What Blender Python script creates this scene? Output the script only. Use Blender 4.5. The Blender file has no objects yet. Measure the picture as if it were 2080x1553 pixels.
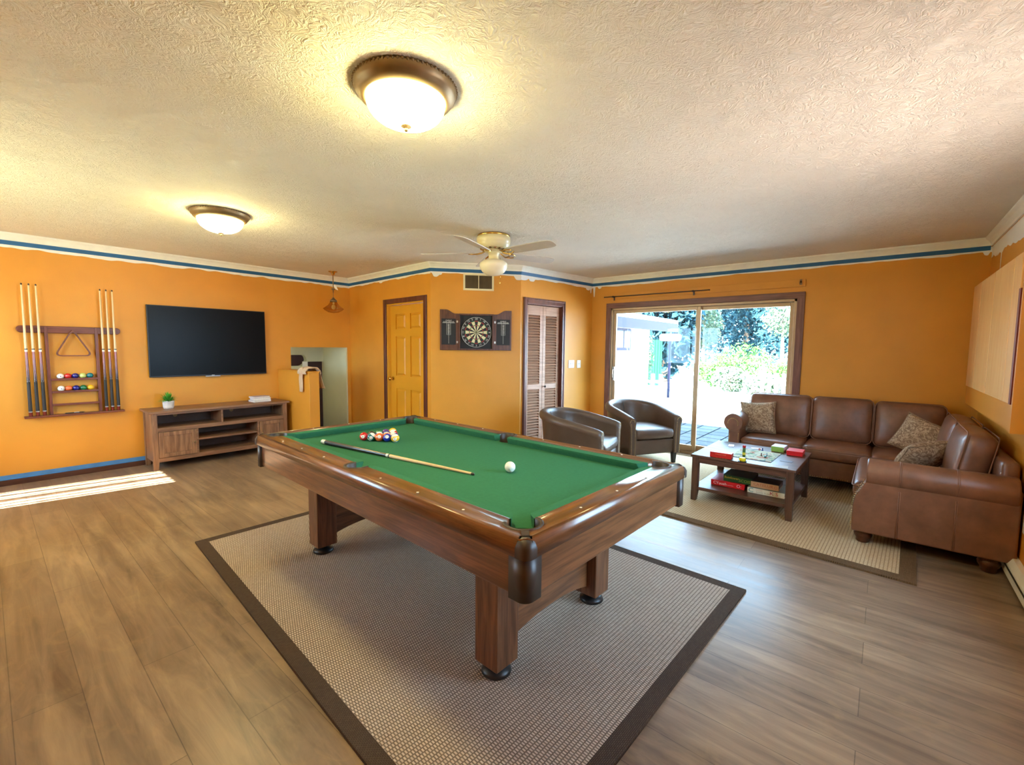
import bpy, bmesh, math, random
from mathutils import Vector, Matrix, noise
random.seed(7)
PI = math.pi
C = bpy.context.scene.collection
S = bpy.context.scene

# ------------------------------------------------------------------ camera, world, sun, exposure
CAM_Z = 1.40
F_PX = 902.1
PITCH, ROLL, YAW = math.radians(4.492), math.radians(0.574), math.radians(39.953)
FW = Vector((math.cos(PITCH)*math.cos(YAW), math.cos(PITCH)*math.sin(YAW), -math.sin(PITCH)))
_r = FW.cross(Vector((0, 0, 1))).normalized()
_u = _r.cross(FW)
RT = _r*math.cos(ROLL) + _u*math.sin(ROLL)
UP = -_r*math.sin(ROLL) + _u*math.cos(ROLL)
cam = bpy.data.cameras.new('camera')
cam.sensor_width = 36.0
cam.lens = F_PX/2080*36.0
cam.clip_start = 0.02
cam.clip_end = 300
cam_o = bpy.data.objects.new('camera', cam)
M3 = Matrix((RT, UP, -FW)).transposed()
cam_o.matrix_world = Matrix.Translation((0, 0, CAM_Z)) @ M3.to_4x4()
C.objects.link(cam_o)
S.camera = cam_o

S.view_settings.view_transform = 'Standard'
S.view_settings.look = 'None'
S.view_settings.gamma = 1.0
S.view_settings.use_curve_mapping = False
S.view_settings.exposure = 0.75
S.cycles.max_bounces = 10
S.cycles.diffuse_bounces = 6
S.cycles.glossy_bounces = 4
S.cycles.transparent_max_bounces = 12
S.cycles.sample_clamp_indirect = 8.0
S.cycles.caustics_reflective = False
S.cycles.caustics_refractive = False

world = bpy.data.worlds.new('daylight')
S.world = world
world.use_nodes = True
_wn = world.node_tree.nodes
_bg = _wn['Background']
_bg.inputs['Color'].default_value = (0.46, 0.71, 1.0, 1)
_bg.inputs['Strength'].default_value = 17.0

SUN_DIR = Vector((0.72, -0.10, -0.69)).normalized()
_sl = bpy.data.lights.new('sun', 'SUN')
_sl.energy = 85.0
_sl.angle = math.radians(0.6)
_sl.color = (1.0, 0.95, 0.86)
_so = bpy.data.objects.new('sun', _sl)
_so.rotation_euler = (-SUN_DIR).to_track_quat('Z', 'Y').to_euler()
_so.location = (-6, 2, 8)
C.objects.link(_so)

LAMP_COL = (1.0, 0.87, 0.38)
LAMP_STRENGTH = 55.0

def portal(loc, rot, sx, sy):
    l = bpy.data.lights.new('sky_portal', 'AREA')
    l.shape = 'RECTANGLE'; l.size = sx; l.size_y = sy
    l.cycles.is_portal = True
    o = bpy.data.objects.new('sky_portal', l)
    o.location = loc; o.rotation_euler = rot
    C.objects.link(o)

# ------------------------------------------------------------------ pixel rays (used to find places on known planes)
def ray(px, py): return FW*F_PX + RT*(px-1040) - UP*(py-776.5)
def on_z(px, py, z):
    d = ray(px, py); t = (z-CAM_Z)/d.z; return Vector((0, 0, CAM_Z)) + d*t
def on_x(px, py, x):
    d = ray(px, py); t = x/d.x; return Vector((0, 0, CAM_Z)) + d*t
def on_y(px, py, y):
    d = ray(px, py); t = y/d.y; return Vector((0, 0, CAM_Z)) + d*t

# ------------------------------------------------------------------ materials
def srgb(r, g, b):
    def f(c):
        c /= 255.0
        return c/12.92 if c <= 0.04045 else ((c+0.055)/1.055)**2.4
    return (f(r), f(g), f(b), 1.0)

class NT:
    def __init__(self, name):
        self.m = bpy.data.materials.new(name); self.m.use_nodes = True
        self.t = self.m.node_tree; self.n = self.t.nodes; self.l = self.t.links
        self.b = self.n['Principled BSDF']
    def node(self, typ, **kw):
        n = self.n.new(typ)
        for k, v in kw.items(): setattr(n, k, v)
        return n
    def link(self, a, b): self.l.new(a, b)
    def coords(self, scale=(1, 1, 1), kind='Object', rot=(0, 0, 0)):
        tc = self.node('ShaderNodeTexCoord'); mp = self.node('ShaderNodeMapping')
        mp.inputs['Scale'].default_value = scale
        mp.inputs['Rotation'].default_value = rot
        self.link(tc.outputs[kind], mp.inputs['Vector'])
        return mp.outputs['Vector']
    def noise(self, vec, scale=5, detail=3, rough=0.5, dist=0.0):
        n = self.node('ShaderNodeTexNoise')
        n.inputs['Scale'].default_value = scale; n.inputs['Detail'].default_value = detail
        n.inputs['Roughness'].default_value = rough; n.inputs['Distortion'].default_value = dist
        self.link(vec, n.inputs['Vector']); return n.outputs['Fac']
    def ramp(self, fac, stops):
        r = self.node('ShaderNodeValToRGB')
        e = r.color_ramp.elements
        while len(e) > 1: e.remove(e[-1])
        e[0].position = stops[0][0]; e[0].color = stops[0][1]
        for p, c in stops[1:]:
            x = e.new(p); x.color = c
        self.link(fac, r.inputs['Fac']); return r.outputs['Color']
    def mix(self, fac, a, b, mode='MIX'):
        m = self.node('ShaderNodeMix', data_type='RGBA', blend_type=mode)
        for s, v in ((m.inputs[0], fac), (m.inputs[6], a), (m.inputs[7], b)):
            if hasattr(v, 'links'): self.link(v, s)
            else: s.default_value = v
        return m.outputs[2]
    def math(self, op, a, b=0.0):
        m = self.node('ShaderNodeMath', operation=op)
        for s, v in ((m.inputs[0], a), (m.inputs[1], b)):
            if hasattr(v, 'links'): self.link(v, s)
            else: s.default_value = v
        return m.outputs[0]
    def bump(self, h, strength=0.3, dist=0.01):
        b = self.node('ShaderNodeBump'); b.inputs['Strength'].default_value = strength
        b.inputs['Distance'].default_value = dist
        self.link(h, b.inputs['Height']); self.link(b.outputs['Normal'], self.b.inputs['Normal'])
    def set(self, color=None, rough=0.5, metal=0.0, spec=0.5, coat=0.0, coat_rough=0.1):
        if color is not None:
            if hasattr(color, 'links'): self.link(color, self.b.inputs['Base Color'])
            else: self.b.inputs['Base Color'].default_value = color
        if hasattr(rough, 'links'): self.link(rough, self.b.inputs['Roughness'])
        else: self.b.inputs['Roughness'].default_value = rough
        self.b.inputs['Metallic'].default_value = metal
        self.b.inputs['Specular IOR Level'].default_value = spec
        self.b.inputs['Coat Weight'].default_value = coat
        self.b.inputs['Coat Roughness'].default_value = coat_rough
        return self.m

def sc(c, k): return (c[0]*k, c[1]*k, c[2]*k, 1)

def plain(name, c, rough=0.5, metal=0.0, spec=0.5, var=0.12, nscale=12, coat=0.0, bump=0.0, bscale=200):
    n = NT(name)
    v = n.coords()
    col = n.ramp(n.noise(v, nscale, 3), [(0.3, sc(c, 1-var)), (0.7, sc(c, 1+var))])
    if bump: n.bump(n.noise(v, bscale, 2), bump, 0.004)
    return n.set(col, rough, metal, spec, coat)

def wood(name, dark, light, axis='y', scale=1.0, rough=0.4, coat=0.0, band=15.0):
    n = NT(name)
    s = {'x': (1.2, band, band), 'y': (band, 1.2, band), 'z': (band, band, 1.2)}[axis]
    v = n.coords(tuple(a*scale for a in s))
    a = n.noise(v, 2.2, 6, 0.62, 0.6)
    s2 = {'x': (3, 120, 120), 'y': (120, 3, 120), 'z': (120, 120, 3)}[axis]
    b = n.noise(n.coords(s2), 1.5, 2)
    mid = tuple((dark[i]+light[i])/2 for i in range(3)) + (1,)
    col = n.ramp(a, [(0.36, dark), (0.50, mid), (0.62, light)])
    col = n.mix(0.25, col, n.ramp(b, [(0.3, sc(dark, 0.8)), (0.7, sc(light, 1.1))]))
    n.bump(b, 0.05, 0.002)
    return n.set(col, rough, 0, 0.4, coat, 0.15)

def leather(name, c, rough=0.36, var=0.28):
    n = NT(name)
    v = n.coords()
    col = n.ramp(n.noise(v, 7, 4, 0.6), [(0.28, sc(c, 1-var)), (0.72, sc(c, 1+var))])
    vo = n.node('ShaderNodeTexVoronoi'); vo.inputs['Scale'].default_value = 420
    n.link(v, vo.inputs['Vector'])
    big = n.noise(v, 16, 3, 0.6)
    h = n.math('ADD', n.math('MULTIPLY', vo.outputs['Distance'], 0.12), big)
    n.bump(h, 0.22, 0.006)
    return n.set(col, rough, 0, 0.5)

MAT = {}
# walls: orange paint with orange-peel texture
def paint(name, c, bump=0.25):
    n = NT(name); v = n.coords()
    col = n.ramp(n.noise(v, 2.5, 3), [(0.3, sc(c, 0.95)), (0.7, sc(c, 1.05))])
    n.bump(n.noise(v, 130, 3, 0.6), bump, 0.004)
    return n.set(col, 0.42, 0, 0.35)
ORANGE = srgb(214, 147, 50)
MAT['orange'] = paint('orange_paint', ORANGE)
MAT['stairpale'] = paint('pale_sage_paint', srgb(205, 205, 172))
def ceiling_mat():
    n = NT('stomped_ceiling'); v = n.coords()
    w = n.noise(v, 9, 2, 0.5)
    vv = n.node('ShaderNodeVectorMath', operation='ADD')
    comb = n.node('ShaderNodeCombineXYZ')
    n.link(n.math('MULTIPLY', w, 0.16), comb.inputs[0]); n.link(n.math('MULTIPLY', n.noise(v, 7, 2), 0.16), comb.inputs[1])
    n.link(v, vv.inputs[0]); n.link(comb.outputs[0], vv.inputs[1])
    a = n.noise(vv.outputs[0], 46, 3, 0.55, 2.2)
    vo = n.node('ShaderNodeTexVoronoi', feature='DISTANCE_TO_EDGE'); vo.inputs['Scale'].default_value = 38
    n.link(vv.outputs[0], vo.inputs['Vector'])
    h = n.math('ADD', n.math('MULTIPLY', a, 1.0), n.math('MULTIPLY', vo.outputs['Distance'], 0.6))
    n.bump(h, 0.9, 0.012)
    col = n.ramp(n.noise(v, 1.5, 2), [(0.3, srgb(236, 228, 214)), (0.7, srgb(244, 236, 222))])
    return n.set(col, 0.8, 0, 0.2)
MAT['ceiling'] = ceiling_mat()
def floor_mat():
    n = NT('plank_floor')
    v = n.coords((1, 1, 1), 'Object', (0, 0, PI/2))
    br = n.node('ShaderNodeTexBrick'); br.offset = 0.37; br.offset_frequency = 2
    br.inputs['Scale'].default_value = 1.0
    br.inputs['Mortar Size'].default_value = 0.0016
    br.inputs['Mortar Smooth'].default_value = 0.1
    br.inputs['Brick Width'].default_value = 1.75
    br.inputs['Row Height'].default_value = 0.19
    br.inputs['Color1'].default_value = (0, 0, 0, 1); br.inputs['Color2'].default_value = (1, 1, 1, 1)
    br.inputs['Mortar'].default_value = (0.5, 0.5, 0.5, 1)
    n.link(v, br.inputs['Vector'])
    g = n.noise(n.coords((9, 0.9, 1)), 1.6, 6, 0.62, 0.8)
    blot = n.noise(n.coords((2.2, 1.0, 1)), 1.4, 3, 0.5)
    mixf = n.math('ADD', n.math('MULTIPLY', g, 0.75), n.math('ADD', n.math('MULTIPLY', br.outputs['Color'], 0.09), n.math('MULTIPLY', blot, 0.36)))
    col = n.ramp(mixf, [(0.36, srgb(94, 76, 62)), (0.60, srgb(132, 110, 90)), (0.85, srgb(168, 142, 114))])
    col = n.mix(n.math('MULTIPLY', br.outputs['Fac'], 0.6), col, srgb(66, 54, 44))
    kn = n.noise(n.coords((3.2, 1.6, 1)), 3.0, 4, 0.6, 1.5)
    col = n.mix(n.math('MULTIPLY', n.ramp(kn, [(0.52, (0, 0, 0, 1)), (0.80, (1, 1, 1, 1))]), 0.3), col, srgb(172, 144, 104))
    n.bump(n.math('ADD', n.math('MULTIPLY', br.outputs['Fac'], -1.0), n.math('MULTIPLY', g, 0.25)), 0.18, 0.003)
    rough = n.math('ADD', n.math('MULTIPLY', g, 0.2), 0.22)
    return n.set(col, rough, 0, 0.22)
MAT['floor'] = floor_mat()
MAT['white'] = plain('white_trim_paint', srgb(238, 238, 230), 0.45, var=0.03)
MAT['whitepaint'] = plain('white_cut_in_paint', srgb(240, 240, 236), 0.5, var=0.02)
MAT['tape'] = plain('blue_tape', srgb(28, 92, 142), 0.55, var=0.08)
MAT['tape2'] = plain('light_blue_tape', srgb(70, 130, 190), 0.5, var=0.1)
MAT['darktrim'] = wood('dark_trim_wood', srgb(72, 34, 22), srgb(112, 60, 42), 'z', rough=0.35)
MAT['darktrimh'] = wood('dark_trim_wood_long', srgb(72, 34, 22), srgb(112, 60, 42), 'y', rough=0.35)
MAT['baseboard'] = wood('dark_baseboard', srgb(64, 36, 28), srgb(92, 56, 44), 'x', rough=0.4)
MAT['door'] = paint('ochre_door_paint', srgb(214, 150, 36), 0.08)
MAT['louver'] = wood('louver_wood', srgb(160, 118, 92), srgb(196, 152, 122), 'x', rough=0.45)
MAT['brass'] = plain('brass', srgb(214, 176, 96), 0.22, 1.0, var=0.05)
MAT['bronze'] = plain('aged_bronze', srgb(126, 104, 74), 0.42, 0.6, var=0.1)
MAT['nickel'] = plain('brushed_nickel', srgb(190, 186, 178), 0.3, 1.0, var=0.05)
MAT['black'] = plain('black_plastic', srgb(24, 22, 22), 0.4, var=0.1)
MAT['blackmetal'] = plain('black_metal', srgb(38, 36, 36), 0.38, 0.3, var=0.1)
MAT['darkbrown'] = plain('dark_brown_plastic', srgb(62, 50, 42), 0.42, var=0.08)
MAT['screen'] = plain('tv_glass', srgb(14, 13, 13), 0.3, spec=0.12, var=0.05)
MAT['felt'] = plain('green_felt', srgb(54, 112, 80), 0.95, spec=0.1, var=0.05, nscale=60, bump=0.15, bscale=900)
MAT['pwood'] = wood('walnut_table_y', srgb(80, 48, 29), srgb(138, 91, 57), 'y', 1.0, 0.28, 0.6)
MAT['pwoodx'] = wood('walnut_table_x', srgb(80, 48, 29), srgb(138, 91, 57), 'x', 1.0, 0.28, 0.6)
MAT['pwoodz'] = wood('walnut_table_z', srgb(76, 46, 30), srgb(132, 88, 58), 'z', 1.0, 0.36, 0.15)
MAT['rackwood'] = wood('mahogany_rack', srgb(84, 38, 24), srgb(122, 62, 40), 'x', rough=0.35)
MAT['rackwoodz'] = wood('mahogany_rack_upright', srgb(84, 38, 24), srgb(122, 62, 40), 'z', rough=0.35)
MAT['console'] = wood('console_oak_x', srgb(104, 72, 50), srgb(152, 112, 82), 'x', rough=0.45)
MAT['consolez'] = wood('console_oak_z', srgb(104, 72, 50), srgb(156, 116, 84), 'z', rough=0.45)
MAT['consoleback'] = plain('console_back', srgb(84, 58, 42), 0.6)
MAT['cwood'] = wood('coffee_walnut', srgb(66, 42, 32), srgb(104, 70, 54), 'y', rough=0.36, coat=0.0)
MAT['cwoodz'] = wood('coffee_walnut_leg', srgb(64, 42, 32), srgb(98, 68, 52), 'z', rough=0.35)
MAT['leather'] = leather('tan_brown_leather', srgb(120, 80, 58))
MAT['leatherdk'] = leather('dark_brown_leather', srgb(92, 72, 58), 0.38, 0.15)
MAT['piping'] = plain('leather_piping', srgb(124, 82, 58), 0.5)
MAT['stud'] = plain('brass_nailheads', srgb(196, 166, 112), 0.3, 1.0)
MAT['foot'] = wood('turned_foot_wood', srgb(60, 34, 24), srgb(96, 56, 38), 'z', rough=0.35)
MAT['cream'] = plain('cream_enamel', srgb(228, 218, 178), 0.3, var=0.03)
MAT['blade'] = plain('pale_fan_blade', srgb(206, 198, 190), 0.5, var=0.05)
MAT['plate'] = plain('white_switch_plate', srgb(240, 236, 226), 0.4, var=0.02)
MAT['alu'] = plain('bronze_aluminium', srgb(176, 148, 112), 0.4, 0.35, var=0.06)
MAT['doorframe'] = wood('brown_frame', srgb(96, 58, 46), srgb(132, 88, 72), 'z', rough=0.4)
MAT['doorframeh'] = wood('brown_frame_long', srgb(96, 58, 46), srgb(132, 88, 72), 'y', rough=0.4)
MAT['maple'] = wood('maple_shaft', srgb(214, 174, 118), srgb(238, 206, 154), 'z', rough=0.3)
MAT['cherry'] = plain('cherry_butt', srgb(110, 36, 26), 0.22, coat=0.5)
MAT['grip'] = plain('black_linen_grip', srgb(44, 40, 38), 0.7, bump=0.3, bscale=500)
MAT['ivory'] = plain('ivory', srgb(236, 228, 210), 0.3, var=0.03)
MAT['cloth'] = plain('beige_towel', srgb(206, 178, 146), 0.9, spec=0.1, var=0.08, bump=0.4, bscale=350)
MAT['potwhite'] = plain('mottled_white_pot', srgb(222, 214, 206), 0.5, var=0.10, nscale=40)
MAT['leaf'] = plain('bright_leaf', srgb(74, 150, 40), 0.5, var=0.35, nscale=30)
MAT['soil'] = plain('potting_soil', srgb(52, 38, 28), 0.95)
MAT['paper'] = plain('paper_edges', srgb(226, 220, 212), 0.8, var=0.08, nscale=90)
MAT['cover'] = plain('pale_book_cover', srgb(205, 205, 214), 0.4, var=0.05)
MAT['darkroom'] = plain('maroon_door_and_shade', srgb(52, 16, 12), 0.5)
MAT['concrete'] = plain('pale_patio_concrete', srgb(240, 237, 230), 0.85, var=0.03, nscale=3)
MAT['stucco'] = plain('white_stucco', srgb(226, 226, 224), 0.9, var=0.04)
MAT['fascia'] = plain('slate_fascia', srgb(26, 28, 46), 0.6, spec=0.1)
MAT['conifer'] = plain('dark_conifer', srgb(24, 52, 60), 0.9, spec=0.1, var=0.5, nscale=3)
MAT['shrub'] = plain('yellow_green_shrub', srgb(46, 88, 32), 0.8, spec=0.1, var=0.4, nscale=6)
MAT['palebush'] = plain('pale_bush', srgb(76, 92, 72), 0.8, spec=0.1, var=0.3, nscale=6)
MAT['bark'] = plain('bark', srgb(110, 92, 78), 0.9, var=0.2)
MAT['gate'] = plain('green_gate', srgb(12, 60, 36), 0.7, spec=0.1, var=0.1)

def brick_mat():
    n = NT('blue_grey_pavers'); v = n.coords((1, 1, 1), 'Object', (0, 0, 0))
    br = n.node('ShaderNodeTexBrick'); br.offset = 0.5
    br.inputs['Scale'].default_value = 1; br.inputs['Brick Width'].default_value = 0.32
    br.inputs['Row Height'].default_value = 0.32; br.inputs['Mortar Size'].default_value = 0.012
    br.inputs['Color1'].default_value = srgb(60, 64, 68); br.inputs['Color2'].default_value = srgb(72, 76, 80)
    br.inputs['Mortar'].default_value = srgb(18, 19, 22)
    n.link(v, br.inputs['Vector'])
    return n.set(br.outputs['Color'], 0.9, 0, 0.0)
MAT['paver'] = brick_mat()

def glass_mat(name, tint=(1, 1, 1, 1), refl=0.08):
    n = NT(name)
    tr = n.node('ShaderNodeBsdfTransparent'); tr.inputs['Color'].default_value = tint
    gl = n.node('ShaderNodeBsdfGlossy'); gl.inputs['Roughness'].default_value = 0.02
    fr = n.node('ShaderNodeFresnel'); fr.inputs['IOR'].default_value = 1.45
    mx = n.node('ShaderNodeMixShader')
    n.link(n.math('MULTIPLY', fr.outputs['Fac'], 0.4), mx.inputs[0])
    n.link(tr.outputs[0], mx.inputs[1]); n.link(gl.outputs[0], mx.inputs[2])
    n.link(mx.outputs[0], n.n['Material Output'].inputs['Surface'])
    return n.m
MAT['glass'] = glass_mat('window_glass', (0.97, 0.99, 0.98, 1))
MAT['amber'] = glass_mat('amber_glass', (0.80, 0.62, 0.34, 1))

def emit(name, c, s):
    n = NT(name)
    n.b.inputs['Base Color'].default_value = (0.9, 0.88, 0.82, 1)
    n.b.inputs['Emission Color'].default_value = tuple(c) + (1,)
    n.b.inputs['Emission Strength'].default_value = s
    n.b.inputs['Roughness'].default_value = 0.3
    return n.m
MAT['lampglass'] = emit('lit_frosted_glass', LAMP_COL, LAMP_STRENGTH)
MAT['opal'] = plain('opal_glass', srgb(244, 236, 212), 0.25, var=0.02)

def rug_mat(name, c1, c2, mortar, w=0.03, h=0.016, rot=0.0):
    n = NT(name); v = n.coords((1, 1, 1), 'Object', (0, 0, rot))
    br = n.node('ShaderNodeTexBrick'); br.offset = 0.5
    br.inputs['Scale'].default_value = 1
    br.inputs['Brick Width'].default_value = w; br.inputs['Row Height'].default_value = h
    br.inputs['Mortar Size'].default_value = h*0.22; br.inputs['Mortar Smooth'].default_value = 0.8
    br.inputs['Color1'].default_value = c1; br.inputs['Color2'].default_value = c2
    br.inputs['Mortar'].default_value = mortar
    n.link(v, br.inputs['Vector'])
    col = n.mix(n.math('MULTIPLY', n.noise(v, 60, 2), 0.35), br.outputs['Color'], sc(c1, 0.75))
    n.bump(n.math('MULTIPLY', br.outputs['Fac'], -1.0), 0.6, 0.006)
    return n.set(col, 0.95, 0, 0.1)
MAT['rugbig'] = rug_mat('beige_grey_weave', srgb(212, 192, 172), srgb(198, 176, 156), srgb(98, 82, 70), 0.011, 0.018)
MAT['rugsmall'] = rug_mat('sisal_weave', srgb(232, 210, 172), srgb(218, 192, 152), srgb(146, 118, 86), 0.011, 0.020)
MAT['rugborder'] = rug_mat('dark_brown_binding', srgb(92, 76, 64), srgb(82, 66, 56), srgb(58, 46, 38), 0.012, 0.006)
MAT['rugborder2'] = rug_mat('brown_binding', srgb(124, 98, 70), srgb(108, 84, 60), srgb(76, 58, 42), 0.012, 0.006)

def paisley_mat():
    n = NT('paisley_fabric'); v = n.coords()
    w = n.noise(v, 16, 2, 0.5, 3.2)
    vo = n.node('ShaderNodeTexVoronoi', feature='SMOOTH_F1'); vo.inputs['Scale'].default_value = 15
    n.link(v, vo.inputs['Vector'])
    rings = n.math('SINE', n.math('MULTIPLY', n.math('ADD', vo.outputs['Distance'], n.math('MULTIPLY', w, 0.5)), 30.0))
    col = n.ramp(n.math('MULTIPLY_ADD', rings, 0.5) if False else n.math('ADD', n.math('MULTIPLY', rings, 0.28), w), [(0.25, srgb(134, 110, 88)), (0.55, srgb(164, 140, 114)), (0.85, srgb(190, 168, 140))])
    n.bump(n.noise(v, 300, 2), 0.2, 0.003)
    return n.set(col, 0.9, 0, 0.1)
MAT['paisley'] = paisley_mat()

# ------------------------------------------------------------------ mesh helpers
def new_empty(name, loc=(0, 0, 0), rz=0.0):
    o = bpy.data.objects.new(name, None)
    o.empty_display_size = 0.1
    C.objects.link(o); o.location = loc; o.rotation_euler = (0, 0, rz)
    return o
def tag(o, label, cat, group=None):
    o['label'] = label; o['category'] = cat
    if group: o['group'] = group
    return o
def thing(name, label, cat, loc=(0, 0, 0), rz=0.0, group=None):
    return tag(new_empty(name, loc, rz), label, cat, group)
def struct(o):
    o['kind'] = 'structure'; return o
def dup(o, parent=None):
    c = o.copy(); C.objects.link(c)
    if parent is not None: c.parent = parent
    for ch in list(o.children): dup(ch, c)
    return c

class MB:
    def __init__(self): self.bm = bmesh.new()
    def quad(self, *pts):
        vs = [self.bm.verts.new(p) for p in pts]
        return self.bm.faces.new(vs)
    def box(self, x0, y0, z0, x1, y1, z1, mi=0, mat=None):
        P = [Vector((x, y, z)) for z in (z0, z1) for y in (y0, y1) for x in (x0, x1)]
        if mat is not None: P = [mat @ p for p in P]
        v = [self.bm.verts.new(p) for p in P]
        for f in ((0, 2, 3, 1), (4, 5, 7, 6), (0, 1, 5, 4), (2, 6, 7, 3), (0, 4, 6, 2), (1, 3, 7, 5)):
            fc = self.bm.faces.new([v[i] for i in f]); fc.material_index = mi
        return self
    def cyl(self, p0, p1, r0, r1=None, seg=16, mi=0, caps=True):
        r1 = r0 if r1 is None else r1
        p0 = Vector(p0); p1 = Vector(p1); d = (p1-p0).normalized()
        a = d.orthogonal().normalized(); b = d.cross(a)
        A = [self.bm.verts.new(p0 + (a*math.cos(t)+b*math.sin(t))*r0) for t in [2*PI*i/seg for i in range(seg)]]
        B = [self.bm.verts.new(p1 + (a*math.cos(t)+b*math.sin(t))*r1) for t in [2*PI*i/seg for i in range(seg)]]
        for i in range(seg):
            f = self.bm.faces.new((A[i], A[(i+1) % seg], B[(i+1) % seg], B[i])); f.material_index = mi; f.smooth = True
        if caps:
            f = self.bm.faces.new(A[::-1]); f.material_index = mi
            f = self.bm.faces.new(B); f.material_index = mi
        return self
    def lathe(self, prof, c=(0, 0, 0), seg=28, mi=0, sharp=False):
        c = Vector(c); rings = []
        for r, z in prof:
            if r < 1e-5: rings.append([self.bm.verts.new(c + Vector((0, 0, z)))])
            else: rings.append([self.bm.verts.new(c + Vector((r*math.cos(2*PI*i/seg), r*math.sin(2*PI*i/seg), z))) for i in range(seg)])
        for A, B in zip(rings, rings[1:]):
            for i in range(seg):
                j = (i+1) % seg
                if len(A) == 1 and len(B) == 1: continue
                if len(A) == 1: f = self.bm.faces.new((A[0], B[i], B[j]))
                elif len(B) == 1: f = self.bm.faces.new((A[i], A[j], B[0]))
                else: f = self.bm.faces.new((A[i], A[j], B[j], B[i]))
                f.material_index = mi; f.smooth = not sharp
        return self
    def prism(self, poly, d0, d1, plane='xy', mi=0, smooth=False):
        # poly: 2-d outline; extruded along the third axis
        def P(a, b, d): return {'xy': (a, b, d), 'xz': (a, d, b), 'yz': (d, a, b)}[plane]
        A = [self.bm.verts.new(P(a, b, d0)) for a, b in poly]
        B = [self.bm.verts.new(P(a, b, d1)) for a, b in poly]
        n = len(poly)
        fs = [self.bm.faces.new(A[::-1]), self.bm.faces.new(B)]
        for i in range(n):
            f = self.bm.faces.new((A[i], A[(i+1) % n], B[(i+1) % n], B[i])); f.smooth = smooth; fs.append(f)
        for f in fs: f.material_index = mi
        return self
    def tube(self, pts, r, seg=8, mi=0, closed=False):
        pts = [Vector(p) for p in pts]; n = len(pts); rings = []
        rr = r if isinstance(r, (list, tuple)) else [r]*n
        up = None
        for i, p in enumerate(pts):
            if closed: t = (pts[(i+1) % n]-pts[i-1]).normalized()
            else: t = (pts[min(i+1, n-1)]-pts[max(i-1, 0)]).normalized()
            if up is None: up = t.orthogonal().normalized()
            a = (up - t*up.dot(t)).normalized(); up = a; b = t.cross(a)
            rings.append([self.bm.verts.new(p+(a*math.cos(2*PI*k/seg)+b*math.sin(2*PI*k/seg))*rr[i]) for k in range(seg)])
        pairs = list(zip(rings, rings[1:])) + ([(rings[-1], rings[0])] if closed else [])
        for A, B in pairs:
            for k in range(seg):
                f = self.bm.faces.new((A[k], A[(k+1) % seg], B[(k+1) % seg], B[k])); f.smooth = True; f.material_index = mi
        if not closed:
            self.bm.faces.new(rings[0][::-1]).material_index = mi; self.bm.faces.new(rings[-1]).material_index = mi
        return self
    def sphere(self, c, r, seg=10, rings=6, mi=0, sx=1, sy=1, sz=1):
        prof = [(r*math.sin(PI*i/rings), -r*math.cos(PI*i/rings)) for i in range(rings+1)]
        base = len(self.bm.verts)
        self.lathe(prof, (0, 0, 0), seg, mi)
        self.bm.verts.ensure_lookup_table()
        for v in self.bm.verts[base:]:
            v.co = Vector((v.co.x*sx, v.co.y*sy, v.co.z*sz)) + Vector(c)
        return self
    def rbox(self, c, h, r=0.03, puff=(0, 0, 0), n=6, mat=None, mi=0):
        # rounded, optionally puffed box: half sizes h, centre c
        ax = []
        for k in range(3):
            hh = h[k]; rr = min(r, hh*0.98)
            s = [-hh, -hh+rr*0.12, -hh+rr*0.4, -hh+rr]
            m = [(-hh+rr) + (2*(hh-rr))*i/n for i in range(1, n)]
            ax.append(s + m + [-x for x in s[::-1]])
        base = len(self.bm.verts); cache = {}
        def V(p):
            key = tuple(round(x, 6) for x in p)
            if key in cache: return cache[key]
            q = [max(-(h[k]-min(r, h[k]*0.98)), min(h[k]-min(r, h[k]*0.98), p[k])) for k in range(3)]
            d = Vector(p)-Vector(q)
            if d.length > 1e-9:
                rr = [min(r, h[k]*0.98) for k in range(3)]
                e = Vector((d[0]/rr[0], d[1]/rr[1], d[2]/rr[2])).normalized()
                pt = Vector((q[0]+e[0]*rr[0], q[1]+e[1]*rr[1], q[2]+e[2]*rr[2]))
            else: pt = Vector(p)
            u = [pt[k]/h[k] for k in range(3)]
            for k in range(3):
                a, b = [i for i in range(3) if i != k]
                if puff[k]:
                    pt[k] += puff[k]*u[k]*(1-u[a]**2)*(1-u[b]**2)
            pt = pt + Vector(c)
            if mat is not None: pt = mat @ pt
            v = self.bm.verts.new(pt); cache[key] = v; return v
        for k in range(3):
            a, b = [(1, 2), (2, 0), (0, 1)][k]
            for sgn in (-1, 1):
                A, B = ax[a], ax[b]
                for i in range(len(A)-1):
                    for j in range(len(B)-1):
                        pts = []
                        for (u, w) in ((A[i], B[j]), (A[i+1], B[j]), (A[i+1], B[j+1]), (A[i], B[j+1])):
                            p = [0, 0, 0]; p[k] = sgn*h[k]; p[a] = u; p[b] = w; pts.append(V(p))
                        if sgn < 0: pts = pts[::-1]
                        f = self.bm.faces.new(pts); f.smooth = True; f.material_index = mi
        return self
    def build(self, name, mat, parent=None, bevel=0.0, seg=2, smooth=None, fix=True, loc=None):
        if fix: bmesh.ops.recalc_face_normals(self.bm, faces=self.bm.faces[:])
        me = bpy.data.meshes.new(name); self.bm.to_mesh(me); self.bm.free()
        for m in (mat if isinstance(mat, (list, tuple)) else [mat]): me.materials.append(m)
        if smooth is not None:
            for p in me.polygons: p.use_smooth = smooth
        o = bpy.data.objects.new(name, me); C.objects.link(o)
        if parent is not None: o.parent = parent
        if loc is not None: o.location = loc
        if bevel:
            b = o.modifiers.new('bevel', 'BEVEL'); b.width = bevel; b.segments = seg; b.limit_method = 'ANGLE'; b.angle_limit = math.radians(40)
        return o

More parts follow.
